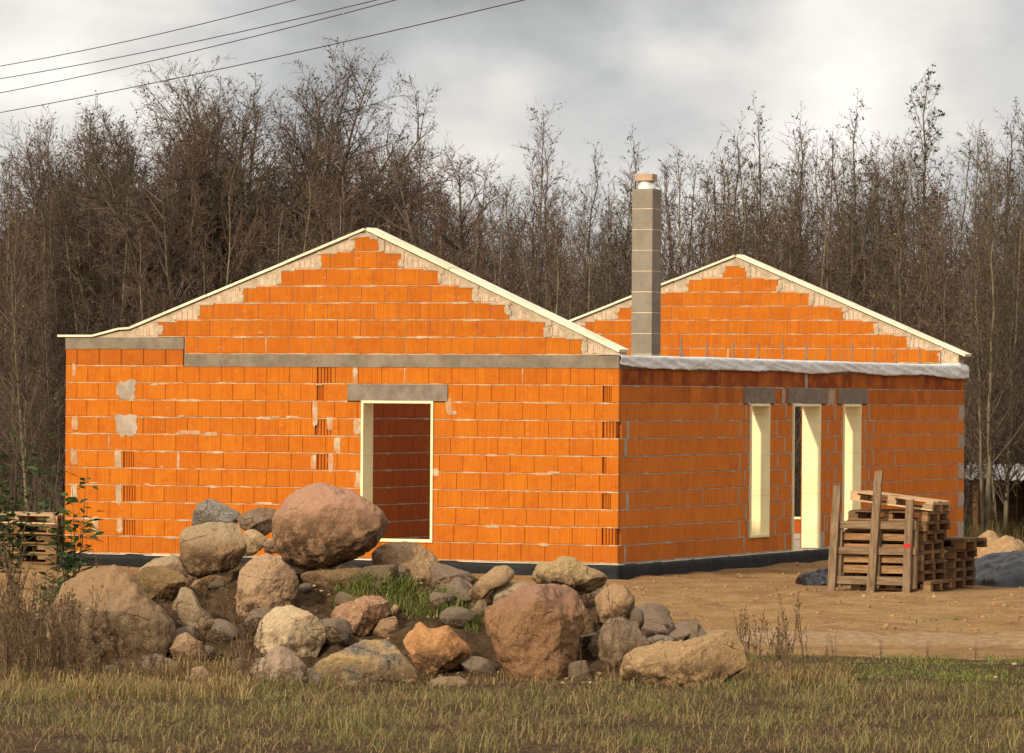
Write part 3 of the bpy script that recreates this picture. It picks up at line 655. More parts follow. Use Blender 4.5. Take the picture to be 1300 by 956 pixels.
rock(Z6([(560,400),(600,350),(650,325),(700,340),(735,390),(725,450),(690,500),(620,520),(565,500)]),45.3,(.32,.21,.12),(.40,.27,.16),(.45,.34,.22),'squat brown boulder with rough pits right of the big red brown one',26,3,(.6,.8),.85,2.5,1.3)
rock(Z6([(440,420),(510,390),(540,440),(568,510),(560,550),(500,580),(440,560)]),44.6,(.25,.155,.085),(.3,.19,.11),(.36,.26,.16),'narrow brown boulder peeking out behind the big red brown one',27,2,(.7,.85))
rock(Z6([(530,610),(560,550),(620,480),(665,465),(720,485),(770,540),(800,575),(760,660),(680,690),(560,680)]),44.1,(.20,.15,.10),(.28,.21,.15),(.34,.29,.22),'dark greyish boulder with a pointed top behind dry grass at right',28,3,(.55,.8),.8,2.3,1.)
rock(Z6([(700,520),(740,492),(800,488),(850,498),(880,525),(840,560),(750,565)]),45.4,(.50,.34,.26),(.44,.30,.22),(.55,.42,.34),'low pale pink boulder seen behind the right end boulder',29,1,(.8,.9))
rock(Z6([(770,560),(830,538),(885,545),(905,560),(860,580),(790,585)]),44.6,(.20,.165,.14),(.25,.21,.18),(.33,.3,.27),'small flat dark grey stone in front of the pale pink boulder',30,2)
rock(Z6([(670,690),(690,625),(740,590),(830,570),(930,565),(1000,545),(1100,525),(1180,535),(1200,600),(1210,700),(1200,770),(690,775)]),43.4,(.43,.30,.165),(.35,.235,.125),(.5,.38,.24),'long low tan boulder with a sharp ridge at the right end of the heap',31,0,(.5,.7),.75,2.6,1.1,None,.2,0,0,[((-.38,-.45,.8),.42),((.72,-.75,.2),.42),((-.3,-.9,.1),.72)])
rock(Z5([(100,390),(115,370),(165,355),(170,410),(130,425),(105,415)]),46.4,(.42,.29,.22),(.36,.24,.18),(.5,.4,.32),'small pink stone squeezed against the left side of the biggest pink boulder',32,1)
rock(Z5([(715,905),(760,885),(840,882),(875,905),(860,950),(730,950)]),43.0,(.24,.17,.11),(.30,.22,.15),(.38,.3,.22),'low brown stone sunk in the shade between the orange and red brown boulders',33,2)
rock(Z5([(575,640),(590,612),(612,618),(608,650),(585,655)]),44.9,(.4,.28,.18),tan2,lt,'little tan stone under the edge of the green grass tuft',34,1)
rock(Z5([(880,640),(905,600),(935,590),(945,640),(910,665)]),45.2,(.24,.17,.11),(.3,.22,.14),(.36,.28,.2),'small shaded brown stone in the gap left of the smooth grey beige boulder',35,2)
fq=random.Random(77)
def filler(n):
    bm=bmesh.new(); bmesh.ops.create_icosphere(bm,subdivisions=3,radius=1); base=[v.co.copy() for v in bm.verts]; Fc=[tuple(v.index for v in f.verts) for f in bm.faces]; bm.free()
    mats=[m_rock((.34,.24,.15),(.26,.17,.10),(.45,.36,.26),60,None,.3,0,3.,.1),m_rock((.40,.27,.18),(.30,.21,.14),(.5,.4,.3),61,None,.3,0,3.,.1),m_rock((.27,.19,.125),(.36,.27,.185),(.46,.37,.27),62,None,.3,0,3.,.1)]
    protos_=[]
    for k in range(6):
        pl=[(Vector((fq.gauss(0,1),fq.gauss(0,1),fq.gauss(0,1))).normalized(),fq.uniform(.5,.85)) for _ in range(9)]; vs=[]
        for c in base:
            u=c.copy()
            for nn,dd in pl:
                m=u.dot(nn)-dd
                if m>0: u-=nn*m
            u+=c*.06*noise.fractal(c*2+Vector((k*9,0,0)),.8,2.,4); vs.append(u)
        me=bpy.data.meshes.new('stone'); me.from_pydata(vs,[],Fc); me.polygons.foreach_set('use_smooth',[True]*len(Fc)); me.materials.append(mats[k%3]); protos_.append(me)
    for i in range(n):
        px=fq.uniform(110,900); py=fq.uniform(735,862)
        Y=42.5
        while Y<47.6:
            q=at(px,py,Y)
            if q.z<ground_h(q.x,q.y): break
            Y+=.03
        r=.06+.19*fq.random()**1.9; o=bpy.data.objects.new('stone',protos_[i%6]); COL.objects.link(o); q=at(px,py,Y)
        o.location=(q.x,q.y,ground_h(q.x,q.y)+r*.15); o.scale=(r*fq.uniform(.9,1.4),r*fq.uniform(.8,1.2),r*fq.uniform(.6,.95)); o.rotation_euler=(fq.uniform(-.4,.4),fq.uniform(-.4,.4),fq.uniform(0,6.28))
        tag(o,'small loose stone lying in the soil between the boulders of the heap','stone','small stones between the boulders')
filler(95)
# pebbles in the soil: too many to count
def pebbles():
    g=MB(); q=random.Random(3)
    bm=bmesh.new(); bmesh.ops.create_icosphere(bm,subdivisions=1,radius=1); V=[v.co.copy() for v in bm.verts]; Fc=[tuple(v.index for v in f.verts) for f in bm.faces]; bm.free()
    for i in range(1250):
        if i<1000: X,Y=q.uniform(-5,2.2),q.uniform(42.6,47.5)
        else: X,Y=q.uniform(1,8),q.uniform(44,66)
        r=.006+.026*q.random()**3
        z=ground_h(X,Y); k=Vector((q.uniform(.7,1.4),q.uniform(.7,1.3),q.uniform(.5,.9)))*r
        g.add([(X+v.x*k.x*(1+.3*q.uniform(-1,1)),Y+v.y*k.y,z+r*.2+v.z*k.z) for v in V],Fc,0,q.random())
    t=NT('pebble',.9); t.col(t.mix(t.attr('tint'),(.15,.10,.055),(.40,.28,.17))); tag(g.build('pebbles',t.m,None,True,False),None,None,None,'stuff')
pebbles()
def clods():
    g=MB(); q=random.Random(9); bm=bmesh.new(); bmesh.ops.create_icosphere(bm,subdivisions=1,radius=1); V=[v.co.copy() for v in bm.verts]; Fc=[tuple(v.index for v in f.verts) for f in bm.faces]; bm.free()
    n=0
    while n<1700:
        X,Y=q.uniform(.8,8.4),q.uniform(52,80)
        if nz(X*1.1,Y*.6,6)<-.05 or (toloc(X,Y)[0]<.15 and toloc(X,Y)[1]>-.15): continue
        n+=1; r=.008+.038*q.random()**4; z=ground_h(X,Y)
        g.add([(X+v.x*r*(1+.4*q.uniform(-1,1)),Y+v.y*r,z+v.z*r*.7) for v in V],Fc,0,q.random())
    t=NT('sand_clod',.95,.1); t.col(t.mix(t.attr('tint'),(.20,.112,.048),(.32,.185,.08))); tag(g.build('sand_clods',t.m,None,True,False),None,None,None,'stuff')
clods()
# ------------------------------------------------------------------ PALLETS
def pallet_parts(root,L,Wd,Ht,mats,rr,nb=7):
    """L along local x, Wd along local y"""
    tb=.022; m=mats
    g=MB()
    for i in range(nb):
        y=Wd*(i+.06)/(nb-.0); w=Wd/nb*.82; g.box(rr.uniform(-.012,.012),L+rr.uniform(-.012,.012),y,y+w,Ht-tb,Ht+rr.uniform(-.002,.003),0,rr.random(),None,.003)
    g.build('deck',m,root)
    g=MB()
    for i in range(3):
        x=(L-.1)*i/2; g.box(x,x+.1,0,Wd,Ht-2*tb-.001,Ht-tb-.001,0,rr.random(),None,.002)
    g.build('cross_boards',m,root)
    for i in range(3):
        for j in range(3):
            g=MB(); x=(L-.14)*i/2; y=(Wd-.11)*j/2; g.box(x+.002,x+.138,y+.002,y+.108,tb+.001,Ht-2*tb-.002,0,rr.random(),None,.003); g.build('block',m,root)
    for j in range(3):
        g=MB(); y=(Wd-.1)*j/2; g.box(0,L,y,y+.1,0,tb,0,rr.random(),None,.003); g.build('skid',m,root)
def proto(L,Wd,Ht,mats,seed):
    r=empty('wooden_pallet'); pallet_parts(r,L,Wd,Ht,mats,random.Random(seed)); return r,kids(r)
pz=at(1163,752,63.9)
PX,PY=pz.x,pz.y
def ploc(x,y): return PX+x*ct-y*st, PY+x*st+y*ct
PG='wooden pallets stacked in the sandy yard'
used=set()
protos=[proto(1.12,1.02,.132,M['wood_dark'],1),proto(1.12,1.02,.132,M['wood'],2),proto(1.15,1.0,.13,M['wood_pale'],3)]
def put(k,x,y,z,rz,label,tilt=(0,0),group=PG):
    r,ch=protos[k]
    o=r if k not in used else copy_tree(r,ch)
    used.add(k); X,Y=ploc(x,y); o.location=(X,Y,z); o.rotation_euler=(tilt[0],tilt[1],TH+rz); tag(o,label,'pallet',group); return o
gz=.02
shared='brown wooden pallet within the tall stack behind the upright crate side'
for i in range(8):
    lab=shared
    if i==0: lab='lowest pallet of the tall stack, sticking out to the right on the sand'
    if i==7: lab='uppermost level pallet of the tall stack, just under the tilted one'
    if i==6: lab='second pallet from the top level one in the tall stack'
    put(1 if i in(0,3,7) else 0,-1.09+R.uniform(-.02,.03)+(.05 if i>4 else 0)+(.12 if i==0 else 0),.16+R.uniform(-.03,.03),gz+i*.1335,R.uniform(-.02,.02),lab)
put(2,-.98,.10,gz+8*.1335+.135,.06,'pale deck pallet lying tilted on top of the tall stack',(math.radians(-1.0),math.radians(6.5)))
for i in range(5):
    lab='lower brown pallet of the short stack right of the tall stack'
    if i==4: lab='top pallet of the short stack, shifted to the right'
    put(0,-1.0+(.10 if i==4 else 0)+R.uniform(-.02,.02),1.32+(0 if i<4 else .05),gz+i*.1335,R.uniform(-.02,.02),lab)
# upright slatted crate side leaning on the stack
cs=empty('slatted_panel',(*ploc(-1.22,-.12),0.0),TH); cs.rotation_euler=(math.radians(-3.5),0,TH)
tag(cs,'upright slatted panel of grey timber with three long posts leaning on the tall pallet stack','pallet panel')
def post(x0,x1,lean,h,y=.0):
    g=MB(); n=8
    vs=[];fs=[]
    for i in range(n+1):
        z=h*i/n; xo=lean*z+.006*nz(z*3,x0)
        for a,b in ((0,0),(.105,0),(.105,.05),(0,.05)): vs.append((x0+xo+a+.004*nz(z*5,a*9,x0),y+b,z+(.015*a/.1 if i==n else 0)))
    for i in range(n):
        for j in range(4): fs.append((i*4+j,i*4+(j+1)%4,i*4+4+(j+1)%4,i*4+4+j))
    fs+=[(0,1,2,3),(n*4+3,n*4+2,n*4+1,n*4)]
    g.add(vs,fs,0,.8); return g.build('post',M['wood_post'],cs)
post(.0,.1,.035,1.42); post(.56,.66,.045,1.62); p3=post(1.06,1.16,.015,1.24)
for z,h in ((.85,.105),(.505,.10),(.10,.11)):
    g=MB(); g.box(.04,1.22 if z>.12 else 1.14,.052,.074,z,z+h,0,.9,None,.004); g.build('slat',M['wood_grey'],cs)
for z,h in ((.70,.09),(.40,.085),(.26,.10),(.59,.06)):
    g=MB(); g.box(.06,1.16,.135,.157,z,z+h,0,.9,None,.004); g.build('slat',M['wood'],cs)
for x in (.08,.62,1.14):
    g=MB(); g.box(x,x+.09,.075,.134,.06,.95,0,.6,None,.003); g.build('stringer',M['wood_post'],cs)
g=MB(); g.box(1.068,1.165,-.004,-.001,.605,.655,0); g.build('red_tag',M['red'],p3)
# lumber / pallets left of the house
PX,PY=at(-38,712,71.5).x,71.5
LG='pallets stacked left of the house'
for i in range(5):
    X=PX+R.uniform(-.03,.03)
    o=copy_tree(*protos[(0,1,0,1,2)[i]]); o.location=(X,PY+R.uniform(-.06,.06),.06+i*.148); o.rotation_euler=(0,math.radians(.8),math.radians(-9)); o.scale=(1.18,1.1,1.1)
    tag(o,('lowest','second lowest','middle','second from top','uppermost pale')[i]+' wooden pallet of the pile at the left edge beside the house','pallet',LG)
# ------------------------------------------------------------------ BLACK SHEETING, SAND HEAP
def heap(name,cx0,cy0,wx,wy,h,mat,label,cat,seed,rz=0,fold=1.,n=150,thick=.006,low=-.03):
    g=MB(); vs=[];fs=[]
    for j in range(n+1):
        for i in range(n+1):
            a=-1+2*i/n;b=-1+2*j/n; q=1+.18*nz(a*2,b*2,seed); r=max(0,1-(abs(a)**2.6+abs(b)**2.6))**.55
            x=a*wx*q+.03*nz(a*6,b*6,seed+2); y=b*wy*q
            f=noise.ridged_multi_fractal(Vector((a*.9+b*.8+seed,b*2.6+a*.5,seed)),1.1,2.1,4,1.,2.)*.22
            z=h*r*(.55+.5*nz(a*1.5,b*1.5,seed+4)+f*fold)+.02+.03*fbm(a*5,b*5,seed)*fold
            if r==0: z=low
            vs.append((x,y,z))
    for j in range(n):
        for i in range(n): fs.append((j*(n+1)+i,j*(n+1)+i+1,j*(n+1)+n+2+i,j*(n+1)+n+1+i))
    g.add(vs,fs); o=g.build(name,mat,None,True,False); o.location=(cx0,cy0,ground_h(cx0,cy0)); o.rotation_euler=(0,0,rz)
    if thick: s=o.modifiers.new('thick','SOLIDIFY'); s.thickness=thick
    return tag(o,label,cat)
t=NT('black_plastic_sheet',.33,.45); n=t.noise(t.obj(),4,5,.6); dst=t.ramp(t.noise(t.obj(),2.,5,.7),.55,.75,0,.2); t.bump(n,.3,.03); t.col(t.mix(dst,(.007,.008,.010),(.12,.10,.075))); M['plastic']=t.m
p=at(1290,735,67.5); heap('black_plastic_sheet',p.x+.25,67.8,1.25,1.5,.42,M['plastic'],'crumpled black plastic sheet heaped on sand right of the pallets','plastic sheet',4.,.2,1.1)
p=at(1046,731,66.5); heap('black_plastic_sheet',p.x,66.6,.36,.5,.17,M['plastic'],'small crumpled black plastic sheet on sand left of the slatted panel','plastic sheet',9.,.1,1.2,80)
M['sandheap']=simple('heap_sand',(.40,.25,.12),(.24,.145,.07),7,.95,.8,.04)
p=at(1265,698,78); heap('sand_heap',p.x,78,.55,.8,.45,M['sandheap'],'low heap of pale sand behind the black plastic at the right','sand heap',14.,0,.6,70,0)
# ------------------------------------------------------------------ GRASS AND WEEDS
def blade_mesh(name,spots,mats,seed,hgt,wid,bend,parent=None):
    q=random.Random(seed); g=MB()
    for (X,Y,z,k) in spots:
        h=hgt*q.uniform(.4,1.15)*k; a=q.uniform(0,6.283); d=Vector((math.cos(a),math.sin(a),0)); s=Vector((-d.y,d.x,0)); 
        b=bend*q.uniform(.2,1.3)*h; w=wid*q.uniform(.6,1.3); p0=Vector((X,Y,z-.02))
        P=[p0,p0+d*b*.18+Vector((0,0,h*.5)),p0+d*b*.55+Vector((0,0,h*.85)),p0+d*b+Vector((0,0,h*(1.-.25*bend)))]
        vs=[P[0]-s*w/2,P[0]+s*w/2,P[1]-s*w*.45,P[1]+s*w*.45,P[2]-s*w*.3,P[2]+s*w*.3,P[3]]
        g.add(vs,[(0,1,3,2),(2,3,5,4),(4,5,6)],0,q.random())
    return g.build(name,mats,parent,False,False)
def m_leaf(name,c1,c2,tr=.35):
    t=NT(name,.7,.2); c=t.mix(t.attr('tint'),c1,c2); t.col(c)
    d=t.mk('ShaderNodeBsdfTranslucent'); t.l.new(c,d.inputs[0]); mx=t.mk('ShaderNodeMixShader'); mx.inputs[0].default_value=tr
    out=t.n['Material Output']; t.l.new(t.b.outputs[0],mx.inputs[1]); t.l.new(d.outputs[0],mx.inputs[2]); t.l.new(mx.outputs[0],out.inputs[0]); return t.m
M['dry']=m_leaf('dry_grass_blade',(.13,.085,.035),(.42,.29,.12))
M['dryg']=m_leaf('mixed_grass_blade',(.07,.085,.022),(.34,.26,.10))
M['green']=m_leaf('green_grass_blade',(.055,.125,.018),(.16,.26,.045))
M['greeny']=m_leaf('yellowing_grass_blade',(.055,.11,.018),(.27,.24,.06))
M['weed']=m_leaf('dry_weed_stalk',(.07,.042,.022),(.20,.125,.065),.15)
gq=random.Random(21)
def scatter(n,x0,x1,y0,y1,dens,base=1.):
    out=[]
    while len(out)<n:
        X,Y=gq.uniform(x0,x1),gq.uniform(y0,y1)
        d=dens(X,Y)
        if gq.random()<d: out.append((X,Y,ground_h(X,Y),base*(.7+.5*nz(X*1.2,Y*1.2,3))))
    return out
clump=lambda X,Y,s=1.6,o=.0:max(0,min(1,.5+1.1*nz(X*s,Y*s,7)+o))
d_left=lambda X,Y:(sm(44.6-Y,0,1.2) if X<-1.5 else 1)*clump(X,Y)
o=blade_mesh('dry_grass',scatter(9000,-6.5,-2.2,40,44.6,lambda X,Y:clump(X,Y,1.8,.0)*(1-sm(Y,42.6,44.2)*.85)),M['dry'],1,.24,.009,.8); tag(o,None,None,None,'stuff')
def mat_grass(n,x0,x1,y0,y1,hk):
    return scatter(n,x0,x1,y0,y1,lambda X,Y:max(.06,min(1,.42+1.3*nz(X*1.1,Y*1.1,17)+.6*nz(X*3.5,Y*3.5,2))),hk)
o=blade_mesh('dry_grass',mat_grass(17000,-7,8,33.5,42.2,.9),M['dry'],41,.16,.006,2.0); tag(o,None,None,None,'stuff')
o=blade_mesh('dry_grass',mat_grass(15000,-7,8,33.5,42.4,.9),M['weed'],42,.12,.006,2.2); tag(o,None,None,None,'stuff')
o=blade_mesh('dry_grass',mat_grass(5000,8,16,36,49,1.),M['dryg'],43,.16,.009,1.2); tag(o,None,None,None,'stuff')
o=blade_mesh('dry_grass',scatter(15000,-6,6.5,34,42.3,lambda X,Y:max(0,min(1,.25+1.6*nz(X*1.3,Y*1.3,7)+.5*nz(X*4,Y*4,2))),1.),M['dryg'],2,.21,.0065,1.1); tag(o,None,None,None,'stuff')
o=blade_mesh('dry_grass',scatter(1500,-2.2,2.6,42.2,43.6,lambda X,Y:clump(X,Y,2.5,-.15)),M['dry'],6,.15,.007,.9); tag(o,None,None,None,'stuff')
o=blade_mesh('dry_grass',scatter(2200,1.9,3.1,42.6,44.6,lambda X,Y:clump(X,Y,1.8,.0)),M['dry'],7,.22,.008,.8); tag(o,None,None,None,'stuff')
o=blade_mesh('dry_grass',scatter(2500,-8.5,-4,46,60,lambda X,Y:clump(X,Y,.8,-.1)),M['dryg'],8,.25,.010,.8); tag(o,None,None,None,'stuff')
def on_mound():
    out=[]
    while len(out)<1300:
        px=gq.uniform(425,610); py=interp(px,[(425,738),(470,735),(520,742),(560,760),(610,778)])+gq.gauss(0,7)
        Y=interp(py,[(720,45.7),(785,44.9)])+gq.uniform(-.3,.3); X=(px-650)/F*Y
        if gq.random()<clump(X,Y,3.5,.2): out.append((X,Y,ground_h(X,Y),1.*gq.uniform(.6,1.3)))
    return out
o=blade_mesh('green_grass',on_mound(),M['greeny'],3,.15,.010,1.3); tag(o,None,None,None,'stuff')
o=blade_mesh('green_grass',scatter(9000,1.8,6.2,42.5,48.3,lambda X,Y:clump(X,Y,1.3,-.22)*(1-sm(Y,46.6,48.3)*.8)),M['greeny'],4,.075,.011,1.); tag(o,None,None,None,'stuff')
o=blade_mesh('dry_grass',scatter(5000,1.8,6.2,42.5,48.,lambda X,Y:clump(X,Y,1.6,-.15)*(1-sm(Y,46.6,48.)*.8)),M['dryg'],5,.08,.009,1.); tag(o,None,None,None,'stuff')
o=blade_mesh('green_grass',scatter(350,1.3,6.2,52.5,57,lambda X,Y:clump(X,Y,2.,-.6)),M['green'],14,.06,.014,1.); tag(o,None,None,None,'stuff')
def weed(seed,h,kind):
    q=random.Random(seed); r=empty('dry_weed'); g=MB(); hd=MB()
    n=q.randint(2,4)
    for i in range(n):
        hh=h*q.uniform(.6,1.05); a=q.uniform(0,6.28); ln=q.uniform(.05,.22)*hh; bend=[Vector((math.cos(a)*ln*t*t+q.uniform(-.008,.008),math.sin(a)*ln*t*t,hh*t)) for t in (0,.25,.5,.75,1.)]
        g.tube(bend,[.005,.0045,.004,.003,.002],3,0,q.random())
        for k in range(int(10*hh/.8)+3):
            t=q.uniform(.3,.98); j=min(3,int(t*4)); p=bend[j].lerp(bend[j+1],t*4-j); b=q.uniform(0,6.28); L=q.uniform(.06,.26)*(1.15-t); e=p+Vector((math.cos(b)*L*.55,math.sin(b)*L*.55,L*.85))
            g.tube([p,p.lerp(e,.5)+Vector((0,0,-.01)),e],[.0026,.002,.0013],3,0,q.random(),False)
            for m in range(q.randint(3,8) if kind else 3):
                c=p.lerp(e,q.uniform(.35,1.05)); s=q.uniform(.006,.015); u=Vector((q.gauss(0,1),q.gauss(0,1),q.gauss(0,1))).normalized(); w=u.orthogonal().normalized()
                hd.add([c-u*s,c+w*s*.6,c+u*s,c-w*s*.6],[(0,1,2,3)],0,q.random())
    g.build('stem',M['weed'],r,False,False); hd.build('seed_heads',M['weed'],r,False,False); return r,kids(r)
WP=[weed(1,.95,1),weed(2,.75,1),weed(3,1.1,0),weed(4,.6,1),weed(5,.85,0)]
wu=set()
def put_weed(k,X,Y,sc,label,group):
    r,ch=WP[k]; o=r if k not in wu else copy_tree(r,ch); wu.add(k)
    o.location=(X,Y,ground_h(X,Y)-.02); o.scale=(sc,)*3; o.rotation_euler=(gq.uniform(-.08,.08),gq.uniform(-.08,.08),gq.uniform(0,6.28)); tag(o,label,'weed',group)
for i in range(125):
    px=gq.uniform(-30,330); 
    if gq.random()<.45: px=gq.uniform(-30,130)
    Y=gq.uniform(41.6,44.7); put_weed(gq.randrange(5),(px-650)/F*Y,Y,gq.uniform(.55,1.05)*(1.12 if px<120 else .85),'dry brown weed stalk in the rough grass in front of the left boulders','dry weeds left')
for i in range(26):
    px=gq.gauss(1000,34); px=max(940,min(1075,px)); Y=gq.uniform(42.6,44.6); put_weed(gq.randrange(5),(px-650)/F*Y,Y,gq.uniform(.5,.95)*(1 if px<1030 else .6),'dry brown weed stalk beside the right end of the boulder heap','dry weeds right')
for i in range(34):
    Y=gq.uniform(36,41.6); px=gq.uniform(-20,1320); put_weed(gq.randrange(5),(px-650)/F*Y,Y,gq.uniform(.2,.5),'low dry brown weed stalk in the grass at the very front','low weeds at the front')
for px,s in ((783,.95),(790,.7),(775,.6),(740,.5),(800,.5),(600,.4),(310,1.1)):
    put_weed(2,(px-650)/F*42.9,42.9,s,'thin dry stalk rising among the boulders at the front','dry stalks among the boulders')
for px in (1060,1120,1180,1240):
    put_weed(4,(px-650)/F*46.8,46.8,.3,'tiny dry stalk on the green and bare strip by the track','tiny stalks by the track')
# ------------------------------------------------------------------ TREES
def m_bark(name,c1,c2):
    t=NT(name,.95,.1); v=t.scale(t.obj(),(1,1,.35)); n=t.noise(v,9,5,.65); t.bump(n,.5,.01); return t.col(t.mix(t.ramp(n,.35,.65),c1,c2))
M['bark']=m_bark('alder_bark',(.065,.048,.034),(.15,.112,.076)); M['bark2']=m_bark('olive_bark',(.10,.08,.048),(.21,.17,.105)); M['birch']=m_bark('birch_bark',(.12,.09,.065),(.26,.21,.16))
t=NT('twig_bark',.9,.12); t.col(t.mix(t.attr('tint'),(.048,.034,.024),(.150,.108,.077))); M['twig']=t.m
t=NT('twig_bark_red',.9,.12); t.col(t.mix(t.attr('tint'),(.052,.034,.024),(.168,.108,.078))); M['twigr']=t.m
M['leafg']=m_leaf('green_leaf',(.035,.055,.014),(.11,.13,.03)); M['leafy']=m_leaf('yellow_leaf',(.16,.14,.025),(.30,.21,.04)); M['shrubleaf']=m_leaf('shrub_leaf',(.02,.045,.012),(.07,.12,.03))
def rdir(d,ang,q):
    a=q.uniform(0,6.283); o=d.orthogonal().normalized(); s=d.cross(o); return (d*math.cos(ang)+(o*math.cos(a)+s*math.sin(a))*math.sin(ang)).normalized()
def twig(g,p,d,L,w,q):
    e=p+d*L; o=d.orthogonal().normalized(); s=d.cross(o); m=p+d*L*.5+o*q.uniform(-.06,.06)*L
    g.add([p+o*w,p-o*w*.5+s*w*.87,p-o*w*.5-s*w*.87,m+o*w*.7,m-o*w*.35+s*w*.6,m-o*w*.35-s*w*.6,e],[(0,1,4,3),(1,2,5,4),(2,0,3,5),(3,4,6),(4,5,6),(5,3,6)],0,q.random())
class Tree:
    def __init__(s,seed): s.q=random.Random(seed); s.tr=MB(); s.cr=MB(); s.lf=MB(); s.ends=[]
    def twigs(s,p,d,L,dens,ln,lev=0):
        q=s.q
        for i in range(max(1,int(L*dens))):
            t=q.uniform(.1,1.); pp=p+d*L*t; l=ln*q.uniform(.5,1.25); dd=(rdir(d,q.uniform(.4,1.2),q)+Vector((0,0,.12))).normalized()
            twig(s.cr,pp,dd,l,.0042,q)
            for k in range(3):
                u=q.uniform(.25,1.); twig(s.cr,pp+dd*l*u,(rdir(dd,q.uniform(.4,1.1),q)+Vector((0,0,.05))).normalized(),l*q.uniform(.3,.55),.003,q)
            if q.random()<.45:
                for c in range(3):
                    o=pp+dd*l*q.uniform(.3,1.05); a=Vector((q.gauss(0,1),q.gauss(0,1),q.gauss(0,1))).normalized(); b=a.orthogonal().normalized(); z=q.uniform(.010,.026)
                    s.cr.add([o-a*z,o+b*z*.8,o+a*z,o-b*z*.8],[(0,1,2,3)],0,.0)
            if q.random()<.5: s.ends.append((pp+dd*l*q.uniform(.5,1),dd))
    def branch(s,p,d,L,r,lev,maxlev,up,dens,ln,spread,kid):
        q=s.q; n=4; pts=[p]; dd=d
        for i in range(n):
            dd=(dd+Vector((q.gauss(0,.10),q.gauss(0,.10),q.gauss(0,.06)+up))).normalized(); pts.append(pts[-1]+dd*L/n)
        rad=[r*(1-.8*i/n) for i in range(n+1)]
        s.cr.tube(pts,rad,4 if r>.02 else 3,0,q.random(),False)
        for i in range(n):
            a,b=pts[i],pts[i+1]; seg=(b-a); 
            if i>0 or lev>0: s.twigs(a,seg.normalized(),seg.length,dens*(.4+.25*i),ln)
            if lev<maxlev and i>0:
                m=kid*L/n
                for k in range(int(m)+(q.random()<m-int(m))):
                    t=q.random(); s.branch(a.lerp(b,t),rdir(seg.normalized(),q.uniform(.5,1.)*spread,q),L*q.uniform(.28,.5)*(1.15-.18*i),rad[i]*.55,lev+1,maxlev,up,dens,ln,spread,kid)
    def leaves(s,n,zmin,size,bias=1.):
        q=s.q; E=[e for e in s.ends if e[0].z>zmin]; 
        for i in range(n):
            if not E: break
            p,d=q.choice(E)
            a=Vector((q.gauss(0,1),q.gauss(0,1),q.gauss(0,.7))).normalized(); b=a.orthogonal().normalized(); z=size*q.uniform(.6,1.2)
            s.lf.add([p,p+a*z*.5+b*z*.38,p+a*z,p+a*z*.5-b*z*.38],[(0,1,2,3)],0,q.random())
    def done(s,bark,tw,leaf):
        r=empty('leafless_tree'); s.tr.build('trunk',bark,r,True,False); s.cr.build('crown',tw,r,False,False)
        if s.lf.v: s.lf.build('leaves',leaf,r,False,False)
        return r,kids(r)
def slender(seed,H,r0,nb,blen,dens,ln,bark,tw,leaf,nleaf,zleaf,lsz,start=.18,stems=1,ang=(.95,.4)):
    T=Tree(seed); q=T.q
    for si in range(stems):
        a=q.uniform(0,6.28); off=Vector((math.cos(a),math.sin(a),0))*(.12*si); lean=Vector((q.gauss(0,.035)+(.07*math.cos(a) if si else 0),q.gauss(0,.035)+(.07*math.sin(a) if si else 0),1)); h=H*(1 if si==0 else q.uniform(.7,.92)); n=14
        pts=[off+Vector((lean.x*h*i/n+.05*nz(i*.5,seed,si)*i/4,lean.y*h*i/n+.05*nz(i*.5,seed+9,si)*i/4,h*i/n-.1)) for i in range(n+1)]
        rad=[r0*(1-si*.2)*(1-.93*(i/n)**.8)+.004 for i in range(n+1)]; T.tr.tube(pts,rad,7,0,q.random(),False)
        for k in range(nb):
            t=start+(1-start)*((k+q.random())/nb); j=min(n-1,int(t*n)); p=pts[j].lerp(pts[j+1],t*n-j); an=ang[0]+(ang[1]-ang[0])*t; az=k*2.4+q.uniform(-.5,.5)
            d=Vector((math.cos(az)*math.sin(an),math.sin(az)*math.sin(an),math.cos(an))); L=(blen*(1.08-t)**.75+.22)*q.uniform(.6,1.15)
            T.branch(p,d,L,max(.005,rad[j]*.42),0,1 if L>.6 else 0,.06,dens,ln,1.0,2.4)
        T.twigs(pts[-2],Vector((0,0,1)),h/n*1.1,dens,ln)
    T.leaves(nleaf,zleaf*H,lsz); return T.done(bark,tw,leaf)
def broad(seed,H,spread,bark,tw):
    T=Tree(seed); q=T.q; n=6; hb=H*.17
    T.tr.tube([Vector((.03*nz(i,seed),.03*nz(i,seed+3),hb*1.1*i/n-.1)) for i in range(n+1)],[.24-.012*i for i in range(n+1)],9,0,.5,False)
    for k in range(15):
        az=k*2.4+q.uniform(-.3,.3); an=.10+.68*((k+.5)/15)**.8*spread; d=Vector((math.cos(az)*math.sin(an),math.sin(az)*math.sin(an),math.cos(an)))
        L=(H-hb)*(1.0-.22*an)*q.uniform(.8,.98); pts=[Vector((0,0,hb*q.uniform(.7,1.05)))]; dd=d; m=8
        for i in range(m):
            dd=(dd+Vector((q.gauss(0,.11),q.gauss(0,.11),.02))).normalized(); pts.append(pts[-1]+dd*L/m)
        rad=[.095*(1-.88*i/m)+.004 for i in range(m+1)]; T.tr.tube(pts,rad,6,0,q.random(),False)
        for i in range(1,m):
            for b in range(5 if i<4 else 6):
                a,c=pts[i],pts[i+1]; s=(c-a).normalized(); T.branch(a.lerp(c,q.random()),rdir(s,q.uniform(.5,1.15),q),L*q.uniform(.16,.30)*(1.15-.6*i/m),rad[i]*.5,0,1,.015,17,.25,1.1,3.4)
        T.twigs(pts[-2],dd,L/m*1.2,26,.28)
    return T.done(bark,tw,M['leafg'])
TP={}
TP['a']=slender(11,8.6,.075,46,1.75,15,.27,M['bark'],M['twig'],M['leafg'],120,.55,.055)
